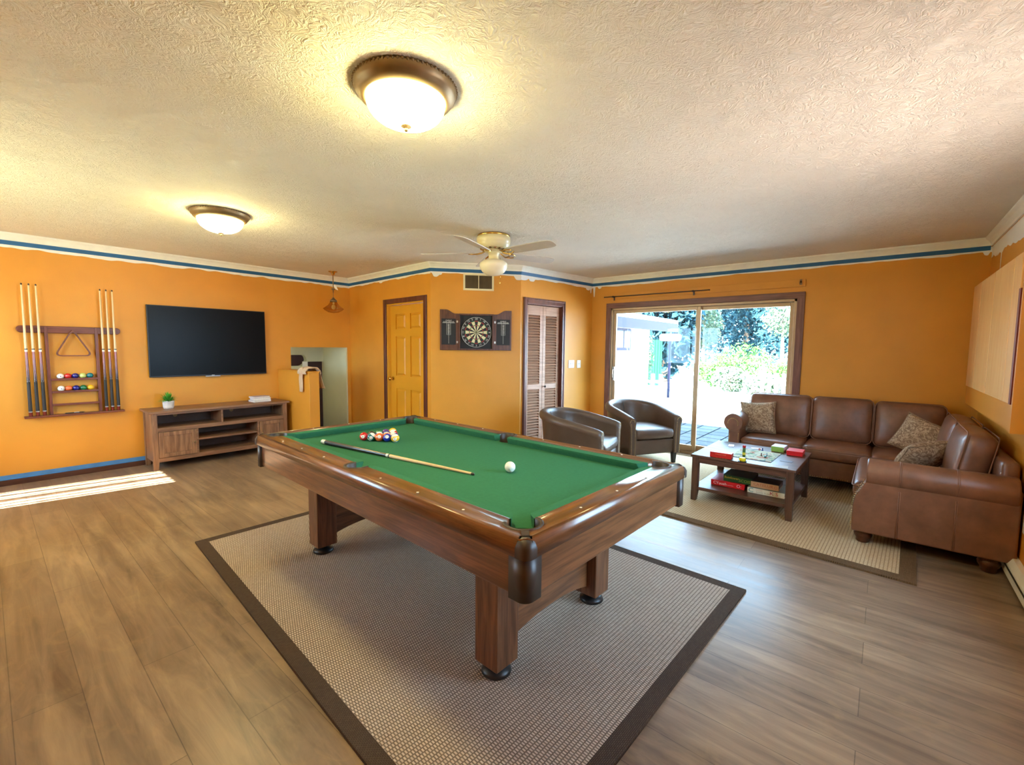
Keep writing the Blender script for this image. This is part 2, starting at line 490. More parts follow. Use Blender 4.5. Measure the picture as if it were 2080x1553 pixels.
def text_mesh(s, size, extrude=0.0006, align='CENTER'):
    cu = bpy.data.curves.new('lettering', 'FONT'); cu.body = s; cu.size = size; cu.extrude = extrude
    cu.align_x = align; cu.align_y = 'CENTER'; cu.resolution_u = 2
    o = bpy.data.objects.new('lettering', cu); C.objects.link(o)
    dg = bpy.context.evaluated_depsgraph_get()
    me = bpy.data.meshes.new_from_object(o.evaluated_get(dg))
    bpy.data.objects.remove(o); bpy.data.curves.remove(cu)
    return me
def lettering(s, size, mat, parent, loc, rot, name='lettering', extrude=0.0006, sx=1.0):
    me = text_mesh(s, size, extrude); me.name = name
    me.materials.clear(); me.materials.append(mat)
    o = bpy.data.objects.new(name, me); C.objects.link(o)
    o.parent = parent; o.location = loc; o.rotation_euler = rot; o.scale = (sx, 1, 1)
    return o

# ------------------------------------------------------------------ the room
CEIL = 2.45
YT = 6.53        # television wall
XW = 6.03        # patio door wall
YR = -0.70       # wall behind the long leg of the sofa
XL = -0.80
TH = 0.12
PTS = [Vector((XL, YT)), Vector((3.78, YT)), Vector((3.65, 4.40)), Vector((4.53, 3.66)), Vector((XW, 3.47)), Vector((XW, YR)), Vector((XL, YR))]

def wall(name, a, b, holes=(), m='orange', th=TH, z0=0.0, z1=CEIL, ext0=0.0, ext1=0.0):
    d = (b-a); L = d.length; d = d.normalized(); out = Vector((-d.y, d.x))     # interior lies to the right of a -> b
    ss = sorted({-ext0, L+ext1, *[h[0] for h in holes], *[h[1] for h in holes]})
    zs = sorted({z0, z1, *[h[2] for h in holes], *[h[3] for h in holes]})
    mb = MB()
    for i in range(len(ss)-1):
        for j in range(len(zs)-1):
            s0, s1, a0, a1 = ss[i], ss[i+1], zs[j], zs[j+1]
            sm, zm = (s0+s1)/2, (a0+a1)/2
            if any(h[0] < sm < h[1] and h[2] < zm < h[3] for h in holes): continue
            def P(s, o, z): q = a + d*s + out*o; return (q.x, q.y, z)
            v = [mb.bm.verts.new(P(s, o, z)) for z in (a0, a1) for o in (0, th) for s in (s0, s1)]
            for f in ((0, 2, 3, 1), (4, 5, 7, 6), (0, 1, 5, 4), (2, 6, 7, 3), (0, 4, 6, 2), (1, 3, 7, 5)):
                mb.bm.faces.new([v[k] for k in f])
    bmesh.ops.remove_doubles(mb.bm, verts=mb.bm.verts[:], dist=1e-5)
    seen = {}
    kill = []
    for f in mb.bm.faces:
        key = tuple(sorted(v.index for v in f.verts)) if False else frozenset(f.verts)
        if key in seen: kill += [f, seen[key]]
        seen[key] = f
    bmesh.ops.delete(mb.bm, geom=list(set(kill)), context='FACES_ONLY')
    return struct(mb.build(name, MAT[m]))

struct(MB().box(XL-0.2, YR-0.2, -0.1, XW+0.12, YT+0.12, 0.0).build('floor', MAT['floor']))
struct(MB().box(XL-0.2, YR-0.2, CEIL, XW+0.5, YT+0.2, CEIL+0.12).build('ceiling', MAT['ceiling']))

OX0, OX1, OZ = 2.85, 3.725, 1.375       # low opening to the stair
wall('wall_television', PTS[0], PTS[1], [(OX0-XL, OX1-XL, 0.0, OZ)], ext0=TH, ext1=0.0)
dw = (PTS[2]-PTS[1]); DWL = dw.length; DWD = dw.normalized()
def dws(px, py):    # distance along the door wall of a pixel on it
    n = Vector((-DWD.y, DWD.x)); d = ray(px, py); t = n.dot(PTS[1])/n.dot(Vector((d.x, d.y))); q = Vector((d.x, d.y))*t
    return (q-PTS[1]).dot(DWD)
DS0, DS1 = dws(781, 700), dws(868, 700)
wall('wall_door', PTS[1], PTS[2], [(DS0+0.06, DS1-0.06, 0.0, 2.0)])
wall('wall_dartboard', PTS[2], PTS[3])
cw = PTS[4]-PTS[3]; CWL = cw.length; CWD = cw.normalized()
def cws(px, py):
    n = Vector((-CWD.y, CWD.x)); d = ray(px, py); t = n.dot(PTS[3])/n.dot(Vector((d.x, d.y))); q = Vector((d.x, d.y))*t
    return (q-PTS[3]).dot(CWD)
def cwz(px, py):
    n = Vector((-CWD.y, CWD.x)); d = ray(px, py); t = n.dot(PTS[3])/n.dot(Vector((d.x, d.y))); return CAM_Z + d.z*t
CS0, CS1 = cws(1062, 700), cws(1146, 700)
CZ1 = 2.06
wall('wall_closet', PTS[3], PTS[4], [(CS0+0.06, CS1-0.06, 0.0, CZ1-0.07)])
PY0, PY1, PZ = 0.73, 3.22, 2.065      # patio door outer frame
wall('wall_patio', PTS[4], PTS[5], [(PTS[4].y-PY1+0.05, PTS[4].y-PY0-0.05, 0.0, PZ-0.05)], ext0=TH, ext1=TH)
RWX = [(0.5, 3.3)]                    # added daylight window of the near wall (outside the picture)
wall('wall_right', PTS[5], PTS[6], [(XW-3.3, XW-1.9, 0.85, 2.12)])
wall('wall_left', PTS[6], PTS[0], [(5.72-YR, 6.42-YR, 0.75, 2.05), (3.5-YR, 5.0-YR, 0.95, 2.05)])

# unseen side windows, added for daylight and the sun patch: frames, glass, vanes
def side_window(name, x0, y0, x1, y1, z0, z1):
    mb = MB()
    dx = (x1-x0); dy = (y1-y0)
    L = math.hypot(dx, dy); ux, uy = dx/L, dy/L; nx, ny = -uy, ux
    def bar(s0, s1, a0, a1):
        P = [Vector((x0+ux*s+nx*o, y0+uy*s+ny*o, z)) for z in (a0, a1) for o in (-0.03, 0.03) for s in (s0, s1)]
        v = [mb.bm.verts.new(p) for p in P]
        for f in ((0, 2, 3, 1), (4, 5, 7, 6), (0, 1, 5, 4), (2, 6, 7, 3), (0, 4, 6, 2), (1, 3, 7, 5)): mb.bm.faces.new([v[k] for k in f])
    bar(0, L, z0, z0+0.05); bar(0, L, z1-0.05, z1); bar(0, 0.05, z0, z1); bar(L-0.05, L, z0, z1); bar(L/2-0.02, L/2+0.02, z0, z1)
    w = struct(mb.build(name, MAT['white']))
    g = MB()
    g.quad((x0, y0, z0), (x1, y1, z0), (x1, y1, z1), (x0, y0, z1))
    g.build('window_pane', MAT['glass'], w)
side_window('window_1', XL-0.06, 5.72, XL-0.06, 6.42, 0.75, 2.05)
_w1 = bpy.data.objects['window_1']
mb = MB()
for (a, b) in ((5.80, 5.83), (5.90, 5.925), (6.00, 6.035), (6.12, 6.14), (6.21, 6.25), (6.32, 6.345)):
    mb.box(XL-0.026, a, 0.77, XL-0.022, b, 2.03)
mb.build('sun_stripe_vanes', MAT['white'], _w1)  # unseen vanes, shaped to break the sun patch into stripes
side_window('added_window_3', XL-0.06, 3.5, XL-0.06, 5.0, 0.95, 2.05)  # unseen window added to bring more daylight to the left side
struct(MB().box(-3.3, 2.6, 2.46, XL-TH-0.05, 5.45, 2.53).build('sun_blocker', MAT['white']))  # unseen slab added to keep direct sun out of the window below
side_window('added_window_2', 1.9, YR-0.06, 3.3, YR-0.06, 0.85, 2.12)  # unseen window added as daylight fill from the right
portal((2.6, YR-0.13, 1.485), (-PI/2, 0, 0), 1.4, 1.27)
portal((XL-0.13, 4.25, 1.5), (0, -PI/2, 0), 1.1, 1.5)
portal((XW+0.14, (PY0+PY1)/2, 1.0), (0, PI/2, 0), 2.0, 2.5)

# ------------------------------------------------------------------ crown, tape, cut-in paint, baseboards
def offset_path(pts, d):
    n = len(pts); out = []
    for i, p in enumerate(pts):
        a = (pts[i]-pts[i-1]).normalized() if i > 0 else None
        b = (pts[i+1]-pts[i]).normalized() if i < n-1 else None
        na = Vector((a.y, -a.x)) if a else None
        nb = Vector((b.y, -b.x)) if b else None
        if na is None: out.append(p+nb*d); continue
        if nb is None: out.append(p+na*d); continue
        m = (na+nb).normalized(); out.append(p + m*(d/m.dot(na)))
    return out
def sweep(prof, pts, name, m, smooth=False):
    mb = MB(); rows = []
    offs = [(offset_path(pts, d), z) for d, z in prof]
    for k in range(len(pts)):
        rows.append([mb.bm.verts.new((o[k].x, o[k].y, z)) for o, z in offs])
    n = len(prof)
    for A, B in zip(rows, rows[1:]):
        for i in range(n):
            j = (i+1) % n
            mb.bm.faces.new((A[i], A[j], B[j], B[i]))
    mb.bm.faces.new(rows[0][::-1]); mb.bm.faces.new(rows[-1])
    return mb.build(name, MAT[m])
CROWN = [(0.0, CEIL-0.072), (0.012, CEIL-0.072), (0.016, CEIL-0.055), (0.034, CEIL-0.030), (0.050, CEIL-0.018), (0.056, CEIL-0.012), (0.056, CEIL-0.0005), (0.0, CEIL-0.0005)]
struct(sweep(CROWN, PTS, 'trim_1', 'white'))
tp = [Vector(p) for p in PTS[:6]]; tp[5] = PTS[5] + (PTS[4]-PTS[5]).normalized()*0.012
o = sweep([(0.0002, CEIL-0.112), (0.0022, CEIL-0.112), (0.0135, CEIL-0.0725), (0.0002, CEIL-0.0725)], tp, 'masking_tape', 'tape')
tag(o, 'strip of blue masking tape running under the white crown moulding', 'tape')

# wavy white cut-in paint below the tape, with blobs and drips
def cut_in(a, b, name, base, amp, seed, blobs=(), drips=()):
    d = (b-a); L = d.length; d = d.normalized(); inn = Vector((d.y, -d.x))
    mb = MB(); n = int(L/0.012)
    prev = None
    for i in range(n+1):
        s = L*i/n
        zz = base + amp*noise.noise(Vector((s*3.1, seed, 0))) + amp*0.45*noise.noise(Vector((s*11, seed, 3)))
        for (c, w, h) in blobs:
            t = abs(s-c)/w
            if t < 1: zz -= h*(1-t**4)
        for (c, w, h) in drips:
            t = abs(s-c)/w
            if t < 1: zz -= h*(1-t*t)**0.35
        q = a + d*s + inn*0.0018
        top = mb.bm.verts.new((q.x, q.y, CEIL-0.08)); bot = mb.bm.verts.new((q.x, q.y, min(zz, CEIL-0.1)))
        q2 = a + d*s
        bk = mb.bm.verts.new((q2.x, q2.y, min(zz, CEIL-0.1)-0.002))
        if prev:
            mb.bm.faces.new((prev[0], top, bot, prev[1])); mb.bm.faces.new((prev[1], bot, bk, prev[2]))
        prev = (top, bot, bk)
    return struct(mb.build(name, MAT['whitepaint']))
Z0 = CEIL-0.135
cut_in(PTS[0], PTS[1], 'trim_2', Z0, 0.022, 1.3)
cut_in(PTS[1], PTS[2], 'trim_3', Z0+0.004, 0.018, 4.1, blobs=[(0.95, 0.05, 0.015)])
cut_in(PTS[2], PTS[3], 'trim_4', Z0+0.006, 0.010, 7.7, blobs=[(0.06, 0.04, 0.05), (0.115, 0.03, 0.022), (1.12, 0.06, 0.05)])
cut_in(PTS[3], PTS[4], 'trim_5', Z0-0.004, 0.018, 9.2, blobs=[(0.04, 0.10, 0.035), (0.20, 0.06, 0.035), (1.40, 0.05, 0.03)], drips=[(1.47, 0.014, 0.07)])
cut_in(PTS[4], PTS[5], 'trim_6', Z0+0.006, 0.014, 12.5, blobs=[(4.135, 0.02, 0.03)], drips=[(0.03, 0.018, 0.15), (0.12, 0.03, 0.03)])
cut_in(PTS[5], PTS[6], 'trim_7', CEIL-0.20, 0.05, 15.5, drips=[(0.47, 0.012, 0.16)])

BASE = [(0.0, 0.0), (0.014, 0.0), (0.014, 0.055), (0.0, 0.060)]
struct(sweep(BASE, [PTS[0], Vector((2.667, YT))], 'baseboard_television', 'baseboard'))
o = sweep([(0.0002, 0.0605), (0.0150, 0.0565), (0.0165, 0.0600), (0.0030, 0.0655), (0.0025, 0.102), (0.0002, 0.102)], [PTS[0], Vector((2.66, YT))], 'masking_tape', 'tape2')
tag(o, 'light blue masking tape above the dark baseboard under the cue rack', 'tape')
struct(sweep(BASE, [PTS[1], PTS[1]+DWD*DS0], 'baseboard_door', 'baseboard'))
struct(sweep(BASE, [PTS[2], PTS[3]], 'baseboard_dartboard', 'baseboard'))
struct(sweep(BASE, [PTS[3]+CWD*CS1, PTS[4], Vector((XW, PY1))], 'baseboard_closet', 'baseboard'))

# half wall beside the stair, and the stair recess behind the television wall
HX0, HX1, HY0, HZ = 2.667, 2.80, 5.61, 1.068
struct(MB().box(HX0, HY0, 0, HX1, YT, HZ-0.012).box(HX0-0.006, HY0-0.006, HZ-0.012, HX1+0.006, YT, HZ).build('wall_half', MAT['orange'], bevel=0.004))
RX0, RX1, RY1 = 2.2, 3.70, 7.27
mb = MB()
mb.box(RX1, YT+0.001, -1.2, OX1-0.001, YT+TH, OZ-0.001).box(RX1, YT+TH, -1.2, RX1+0.1, RY1, 1.7)                     # pale side wall
mb.box(RX0-0.1, YT+TH, -1.2, RX0, RY1, 1.7)
mb.box(RX0, YT+TH, 1.60, RX1, RY1, 1.7)
mb.box(RX0, YT+TH, -1.2, RX1, RY1, -1.1).box(RX0-0.1, YT+0.02, -1.2, RX1+0.1, YT+TH, -0.101)
struct(mb.build('wall_stair', MAT['stairpale']))
# back wall of the recess: dark doorway and a dark arched opening
dl, dr_ = on_y(625, 735, RY1).x, on_y(659, 735, RY1).x; dt = on_y(640, 734, RY1).z
al, ar = on_y(585, 735, RY1).x, on_y(623, 735, RY1).x; at, ab = on_y(600, 720.5, RY1).z, on_y(600, 743, RY1).z
mb = MB()
mb.box(dl, RY1, dt, RX1, RY1+0.1, 1.7).box(RX0, RY1, at, dl, RY1+0.1, 1.7).box(dr_, RY1, -1.2, RX1, RY1+0.1, dt).box(RX0, RY1, -1.2, dl, RY1+0.1, ab)
curve = [(ar-0.13, at)] + [(ar-0.06+0.06*math.sin(t)-0.05*max(0, (t-PI/2)/(PI/2)), (at+ab)/2+(at-ab)/2*math.cos(t)) for t in [PI*k/14 for k in range(1, 14)]] + [(ar-0.10, ab)]
mb.prism(curve + [(dl, ab), (dl, at)], RY1, RY1+0.1, 'xz')
struct(mb.build('wall_stair_back', MAT['stairpale']))
struct(MB().box(ar-0.075, RY1-0.02, -1.2, ar+0.005, RY1-0.0005, dt+0.004).build('trim_8', MAT['white']))
struct(MB().box(dl, RY1+0.04, -1.2, dr_, RY1+0.07, dt).build('door_3', MAT['darkroom']))
struct(MB().box(RX0-0.1, RY1+0.1, -1.2, RX1+0.1, RY1+0.2, 1.7).build('stair_arch_shade', MAT['darkroom']))  # dark sheet standing in for the shade behind the arched opening
# added fill light without a fixture, brightening the stair recess
_l = bpy.data.lights.new('stair_fill', 'POINT'); _l.energy = 3.2; _l.color = (0.95, 1.0, 0.86); _l.shadow_soft_size = 0.12
_o = bpy.data.objects.new('stair_fill', _l); _o.location = (2.55, 7.0, 1.2); C.objects.link(_o)

# ------------------------------------------------------------------ six-panel door
ang = math.atan2(DWD.y, DWD.x)
DW = DS1-DS0
dr = thing('door_1', 'x', 'door'); del dr['label']; del dr['category']; struct(dr)
dr.location = (PTS[1].x + DWD.x*DS0, PTS[1].y + DWD.y*DS0, 0); dr.rotation_euler = (0, 0, ang)
# local x along the wall (towards the camera side), local -y ... interior is at local y<0 side
DT = 2.055
mb = MB()
mb.box(0, -0.018, 0, 0.065, 0.02, DT).box(DW-0.065, -0.018, 0, DW, 0.02, DT).box(0.065, -0.018, DT-0.065, DW-0.065, 0.02, DT)
mb.build('door_frame', MAT['darktrim'], dr, bevel=0.004)
mb = MB()
mb.box(0.065, 0.0, 0, 0.085, TH, DT-0.065).box(DW-0.085, 0.0, 0, DW-0.065, TH, DT-0.065).box(0.085, 0.0, DT-0.085, DW-0.085, TH, DT-0.065)
mb.build('door_jamb', MAT['door'], dr, bevel=0.002)
DX0, DX1, DZ1 = 0.088, DW-0.088, DT-0.088
LY = 0.05
def panel_door(x0, x1, z0, z1, y0, y1):
    mb = MB(); w = x1-x0
    st = 0.115*w/0.76
    cols = [(x0+st, x0+w/2-st*0.45), (x0+w/2+st*0.45, x1-st)]
    rows = [(z0+0.22, z0+0.80), (z0+0.98, z0+1.53), (z0+1.63, z1-0.12)]
    xs = sorted({x0, x1, *[c for p in cols for c in p]}); zs = sorted({z0, z1, *[c for p in rows for c in p]})
    for i in range(len(xs)-1):
        for j in range(len(zs)-1):
            xm, zm = (xs[i]+xs[i+1])/2, (zs[j]+zs[j+1])/2
            hole = any(c[0] < xm < c[1] for c in cols) and any(r[0] < zm < r[1] for r in rows)
            if not hole: mb.box(xs[i], y0, zs[j], xs[i+1], y1, zs[j+1])
    for c in cols:
        for r in rows:
            mb.box(c[0], y0+0.017, r[0], c[1], y1, r[1])
            a, b = 0.012, 0.035
            A = [(c[0]+a, y0+0.017, r[0]+a), (c[1]-a, y0+0.017, r[0]+a), (c[1]-a, y0+0.017, r[1]-a), (c[0]+a, y0+0.017, r[1]-a)]
            B = [(c[0]+b, y0+0.001, r[0]+b), (c[1]-b, y0+0.001, r[0]+b), (c[1]-b, y0+0.001, r[1]-b), (c[0]+b, y0+0.001, r[1]-b)]
            for k in range(4): mb.quad(A[k], A[(k+1) % 4], B[(k+1) % 4], B[k])
            mb.quad(*B)
    return mb
panel_door(DX0, DX1, 0.01, DZ1, LY, LY+0.035).build('door_leaf', MAT['door'], dr)
mb = MB(); mb.cyl((DX0+0.06, LY, 0.945), (DX0+0.06, LY-0.012, 0.945), 0.026, seg=20); mb.cyl((DX0+0.06, LY-0.012, 0.945), (DX0+0.06, LY-0.04, 0.945), 0.010)
mb.sphere((DX0+0.06, LY-0.055, 0.945), 0.028, 16, 10, sy=0.8)
mb.build('door_knob', MAT['brass'], dr)

# ------------------------------------------------------------------ louvred bifold closet doors
angc = math.atan2(CWD.y, CWD.x)
CW = CS1-CS0
cl = new_empty('door_2', (PTS[3].x+CWD.x*CS0, PTS[3].y+CWD.y*CS0, 0), angc); struct(cl)
mb = MB()
mb.box(0, -0.018, 0, 0.065, 0.02, CZ1).box(CW-0.065, -0.018, 0, CW, 0.02, CZ1).box(0.065, -0.018, CZ1-0.075, CW-0.065, 0.02, CZ1)
mb.box(0.01, -0.026, 0, 0.028, -0.018, CZ1).box(CW-0.028, -0.026, 0, CW-0.01, -0.018, CZ1).box(0.01, -0.026, CZ1-0.028, CW-0.01, -0.018, CZ1-0.01)
mb.build('door_frame', MAT['darktrim'], cl, bevel=0.004)
mb = MB(); mb.box(0.06, 0.0, 0, 0.075, TH, CZ1-0.07).box(CW-0.075, 0.0, 0, CW-0.06, TH, CZ1-0.07).box(0.06, 0.0, CZ1-0.085, CW-0.06, TH, CZ1-0.07)
mb.build('door_jamb', MAT['darktrim'], cl)
half = (CW-0.15)/2
for k in range(2):
    lx0 = 0.077 + k*(half+0.001); lx1 = lx0+half-0.004
    mb = MB(); zt = CZ1-0.09; zb = 0.015; yl = 0.035
    sw = 0.055
    mb.box(lx0, yl, zb, lx0+sw, yl+0.03, zt).box(lx1-sw, yl, zb, lx1, yl+0.03, zt)
    mb.box(lx0+sw, yl, zt-0.13, lx1-sw, yl+0.03, zt).box(lx0+sw, yl, zb, lx1-sw, yl+0.03, zb+0.14).box(lx0+sw, yl, 0.83, lx1-sw, yl+0.03, 0.90)
    leaf = mb.build('door_leaf', MAT['louver'], cl, bevel=0.002)
    lv = MB()
    for (a0, a1) in ((zb+0.14, 0.83), (0.90, zt-0.13)):
        nn = int((a1-a0)/0.036)
        for i in range(nn):
            z = a0 + (a1-a0)*(i+0.5)/nn
            R = Matrix.Translation((0, yl+0.015, z)) @ Matrix.Rotation(math.radians(38), 4, 'X')
            lv.box(lx0+sw, -0.022, -0.0035, lx1-sw, 0.022, 0.0035, mat=R)
    lv.build('louvers', MAT['louver'], leaf)
    if k == 1:
        kb = MB(); kb.cyl((lx0+0.03, yl, 0.865), (lx0+0.03, yl-0.02, 0.865), 0.006, seg=10); kb.sphere((lx0+0.03, yl-0.028, 0.865), 0.015, 12, 8)
        kb.build('door_knob', MAT['blackmetal'], leaf)
MB().box(0.0, TH, -0.0, CW, TH+0.04, CZ1).build('closet_back', MAT['darktrim'], cl)

# ------------------------------------------------------------------ patio door
pd = new_empty('door_4', (XW, PY0, 0), 0); struct(pd)      # local y = along the wall 0..PW, local x>0 = outside
PW = PY1-PY0
mb = MB()
mb.box(-0.02, 0, 0, 0.02, 0.075, PZ).box(-0.02, PW-0.075, 0, 0.02, PW, PZ)
mb.build('door_casing', MAT['doorframe'], pd, bevel=0.004)
MB().box(-0.021, 0.0, PZ-0.075, 0.02, PW, PZ).build('door_casing', MAT['doorframeh'], pd, bevel=0.004)
FA, FB, FZ = 0.075, PW-0.075, PZ-0.075
mb = MB()
mb.box(0.0, FA, 0, TH, FA+0.03, FZ).box(0.0, FB-0.03, 0, TH, FB, FZ).box(0.0, FA, FZ-0.03, TH, FB, FZ).box(0.0, FA, 0, TH, FB, 0.035)
mb.build('door_track', MAT['alu'], pd, bevel=0.003)
YM = on_x(1410, 760, XW).y-PY0
def sash(a, b, x0, x1, w):
    mb = MB(); zb, zt = 0.036, FZ-0.031
    mb.box(x0, a, zb, x1, a+w, zt).box(x0, b-w, zb, x1, b, zt).box(x0, a+w, zb, x1, b-w, zb+0.08).box(x0, a+w, zt-0.045, x1, b-w, zt)
    s = mb.build('sash', MAT['alu'], pd, bevel=0.004)
    g = MB().box((x0+x1)/2-0.003, a+w-0.005, zb+0.075, (x0+x1)/2+0.003, b-w+0.005, zt-0.04); g.build('window_pane', MAT['glass'], s)
    return s
sash(FA+0.031, YM+0.03, 0.065, 0.10, 0.045)
s2 = sash(YM-0.045, FB-0.031, 0.02, 0.055, 0.045)
mb = MB(); mb.box(-0.005, FB-0.075, 0.93, 0.02, FB-0.045, 1.13); mb.tube([(-0.005, FB-0.06, 0.96), (-0.035, FB-0.06, 0.98), (-0.035, FB-0.06, 1.08), (-0.005, FB-0.06, 1.10)], 0.008)
mb.build('door_handle', MAT['nickel'], s2)
# curtain board, bracket and rod above the door
b0, b1, zb0, zb1 = on_x(1637, 575, XW).y, on_x(1244, 604, XW).y, 2.121, 2.205
cb = thing('curtain_board', 'orange painted board with a bare rod and a bracket above the patio door', 'curtain board', (XW, b0, zb0))
mb = MB().box(-0.02, 0, 0, -0.0005, b1-b0, zb1-zb0).build('board', MAT['orange'], cb, bevel=0.003)
r0, r1 = on_x(1441, 588, XW-0.07).y-b0, on_x(1228, 603, XW-0.07).y-b0
zr = on_x(1335, 596, XW-0.07).z - zb0
mb = MB().cyl((-0.07, r0, zr), (-0.07, r1, zr), 0.007, seg=10); mb.sphere((-0.07, r0, zr), 0.009, 8, 6).sphere((-0.07, r1, zr), 0.009, 8, 6)
rod = mb.build('curtain_rod', MAT['darkbrown'], cb)
for px in (1245, 1407):
    yb = on_x(px, 598, XW-0.07).y-b0
    mb = MB().cyl((-0.02, yb, zr-0.015), (-0.07, yb, zr-0.004), 0.006, seg=8).box(-0.026, yb-0.010, zr-0.05, -0.02, yb+0.010, zr+0.01); mb.cyl((-0.07, yb-0.012, zr), (-0.07, yb+0.012, zr), 0.012, seg=10)
    mb.build('bracket', MAT['darkbrown'], cb)
yb = on_x(1627, 574, XW-0.02).y-b0
mb = MB().tube([(-0.02, yb, 0.05), (-0.05, yb, 0.055), (-0.075, yb, 0.045), (-0.08, yb, 0.03)], 0.008); mb.box(-0.026, yb-0.012, 0.02, -0.02, yb+0.012, 0.08)
mb.build('bracket', MAT['bronze'], cb)

# switch plates
def switch_plate(name, label, px, py, gang):
    s = cws(px, py); z = cwz(px, py); q = PTS[3]+CWD*s
    t = thing(name, label, 'switch', (q.x, q.y, z), angc)
    w = 0.058*(1+0.55*(gang-1))
    MB().rbox((0, -0.004, 0), (w*0.72, 0.004, 0.057), 0.003, n=2).build('cover_plate', MAT['plate'], t)
    for g in range(gang):
        x = (g-(gang-1)/2)*0.046
        MB().box(x-0.012, -0.0095, -0.022, x+0.012, -0.008, 0.022).box(x-0.005, -0.020, -0.002, x+0.005, -0.009, 0.012).build('toggle', MAT['ivory'], t, bevel=0.001)
switch_plate('light_switch', 'white double switch plate beside the louvred closet door', 1160, 739, 2)
switch_plate('light_switch', 'white single switch plate nearer the corner by the patio door', 1175, 739, 1)

# shuttered box on the right wall, and the baseboard heater below
BX0, BX1, BYF = 3.95, 6.028, -0.60
sb = thing('window_shutter', 'orange wooden shutter box with three panels above the sofa', 'shutter', (BX0, YR, 0.915))
DY = BYF-YR
L = BX1-BX0; HB = 1.22
mb = MB(); mb.box(0.0, 0.0008, 0, 0.03, DY, HB+0.3).box(0.03, 0.0008, 0, L, DY-0.012, HB-0.14).build('box', MAT['orange'], sb)
MAT['redstrip'] = plain('dark_red_gap', srgb(110, 40, 20), 0.5)
MAT['shutter'] = wood('honey_panel', srgb(238, 180, 108), srgb(246, 200, 130), 'z', rough=0.4)
for (a, b) in ((0.10, 0.31), (0.325, 0.98), (0.995, 1.60), (1.615, 2.03)):
    MB().box(a, DY-0.012, 0.17, b, DY-0.0005, HB-0.13).build('shutter_panel', MAT['shutter'], sb, bevel=0.003)
for g_ in (0.3175, 0.9875, 1.6075): MB().box(g_-0.0075, DY-0.0118, 0.17, g_+0.0075, DY-0.004, HB-0.13).build('panel_gap', MAT['redstrip'], sb)
MB().box(0.045, DY-0.011, 0.17, 0.095, DY+0.004, HB-0.35).build('jamb_strip', plain('red_stained_strip', srgb(118, 34, 18), 0.4), sb)
ht = thing('baseboard_heater', 'white baseboard heater along the wall behind the sofa arm', 'heater', (2.6, YR, 0.0))
MB().prism([(0.0005, 0.02), (0.045, 0.02), (0.050, 0.03), (0.050, 0.11), (0.030, 0.145), (0.0005, 0.145)], 0, 3.2, 'yz').build('casing', MAT['white'], ht, bevel=0.002)
MB().box(0.05, 0.0495, 0.078, 3.15, 0.0515, 0.093).build('air_slot', MAT['black'], ht)
po = thing('power_outlet', 'white wall outlet above the baseboard heater', 'outlet', (3.93, YR, 0.38))
MB().rbox((0, 0.004, 0), (0.036, 0.004, 0.057), 0.003, n=2).build('cover_plate', MAT['plate'], po)
for z_ in (-0.036, 0.012): MB().box(-0.012, 0.008, z_, 0.012, 0.0095, z_+0.024).build('socket', MAT['ivory'], po)

# ------------------------------------------------------------------ ceiling lights
def dome_light(x, y, r, label, drop=0.20):
    t = thing('ceiling_light', label, 'ceiling light', (x, y, CEIL), 0, 'flush dome ceiling lights')
    prof = [(r*0.55, -0.001), (r*1.02, -0.001), (r*1.03, -0.010), (r*1.0, -0.018), (r*1.0, -0.026), (r*0.96, -0.032), (r*0.93, -0.044), (r*0.84, -0.056), (r*0.78, -0.058), (r*0.76, -0.050), (r*0.55, -0.030)]
    MB().lathe(prof, seg=56).build('mounting_ring', MAT['bronze'], t)
    mb = MB()
    for i in range(72):
        a = 2*PI*i/72; mb.sphere((r*1.022*math.cos(a), r*1.022*math.sin(a), -0.006), 0.0062, 6, 4)
    mb.build('rope_edge', MAT['bronze'], t)
    R = r*0.79; h = drop-0.056
    prof = [(R*math.cos(u), -0.054 - h*math.sin(u)**0.9) for u in [PI/2*i/14 for i in range(15)]]
    prof[-1] = (0.0, prof[-1][1])
    MB().lathe(prof, seg=48).build('glass_dome', MAT['lampglass'], t)
    mb = MB(); mb.lathe([(0.0, -drop-0.022), (0.007, -drop-0.018), (0.009, -drop-0.010), (0.006, -drop-0.006), (0.022, -drop+0.000), (0.018, -drop+0.006), (0.0, -drop+0.008)], seg=16)
    mb.build('finial', MAT['bronze'], t)
    return t
dome_light(1.17, 1.56, 0.20, 'lit dome ceiling light above the pool table', 0.152)
dome_light(1.29, 4.15, 0.20, 'lit dome ceiling light by the television wall', 0.158)

# ------------------------------------------------------------------ ceiling fan
FX, FY = 3.16, 2.89
fan = thing('ceiling_fan', 'cream ceiling fan with five pale blades and a white globe', 'ceiling fan', (FX, FY, CEIL))
MB().lathe([(0.0, -0.001), (0.150, -0.001), (0.155, -0.012), (0.150, -0.022), (0.0, -0.022)], seg=36).build('mounting_plate', MAT['brass'], fan)
MB().lathe([(0.10, -0.020), (0.158, -0.022), (0.160, -0.050), (0.156, -0.072), (0.150, -0.080), (0.150, -0.088), (0.140, -0.112), (0.110, -0.130), (0.080, -0.134), (0.0, -0.134)], seg=40).build('motor_housing', MAT['cream'], fan)
mb = MB()
for i in range(14):
    a = 2*PI*i/14
    R = Matrix.Rotation(a, 4, 'Z')
    mb.box(0.088, -0.011, -0.137, 0.116, 0.011, -0.126, mat=R)
mb.build('cooling_slots', MAT['bronze'], fan)
MB().lathe([(0.0, -0.134), (0.085, -0.136), (0.088, -0.150), (0.070, -0.160), (0.050, -0.162), (0.046, -0.20), (0.050, -0.222), (0.055, -0.226), (0.0, -0.226)], seg=30).build('switch_housing', MAT['cream'], fan)
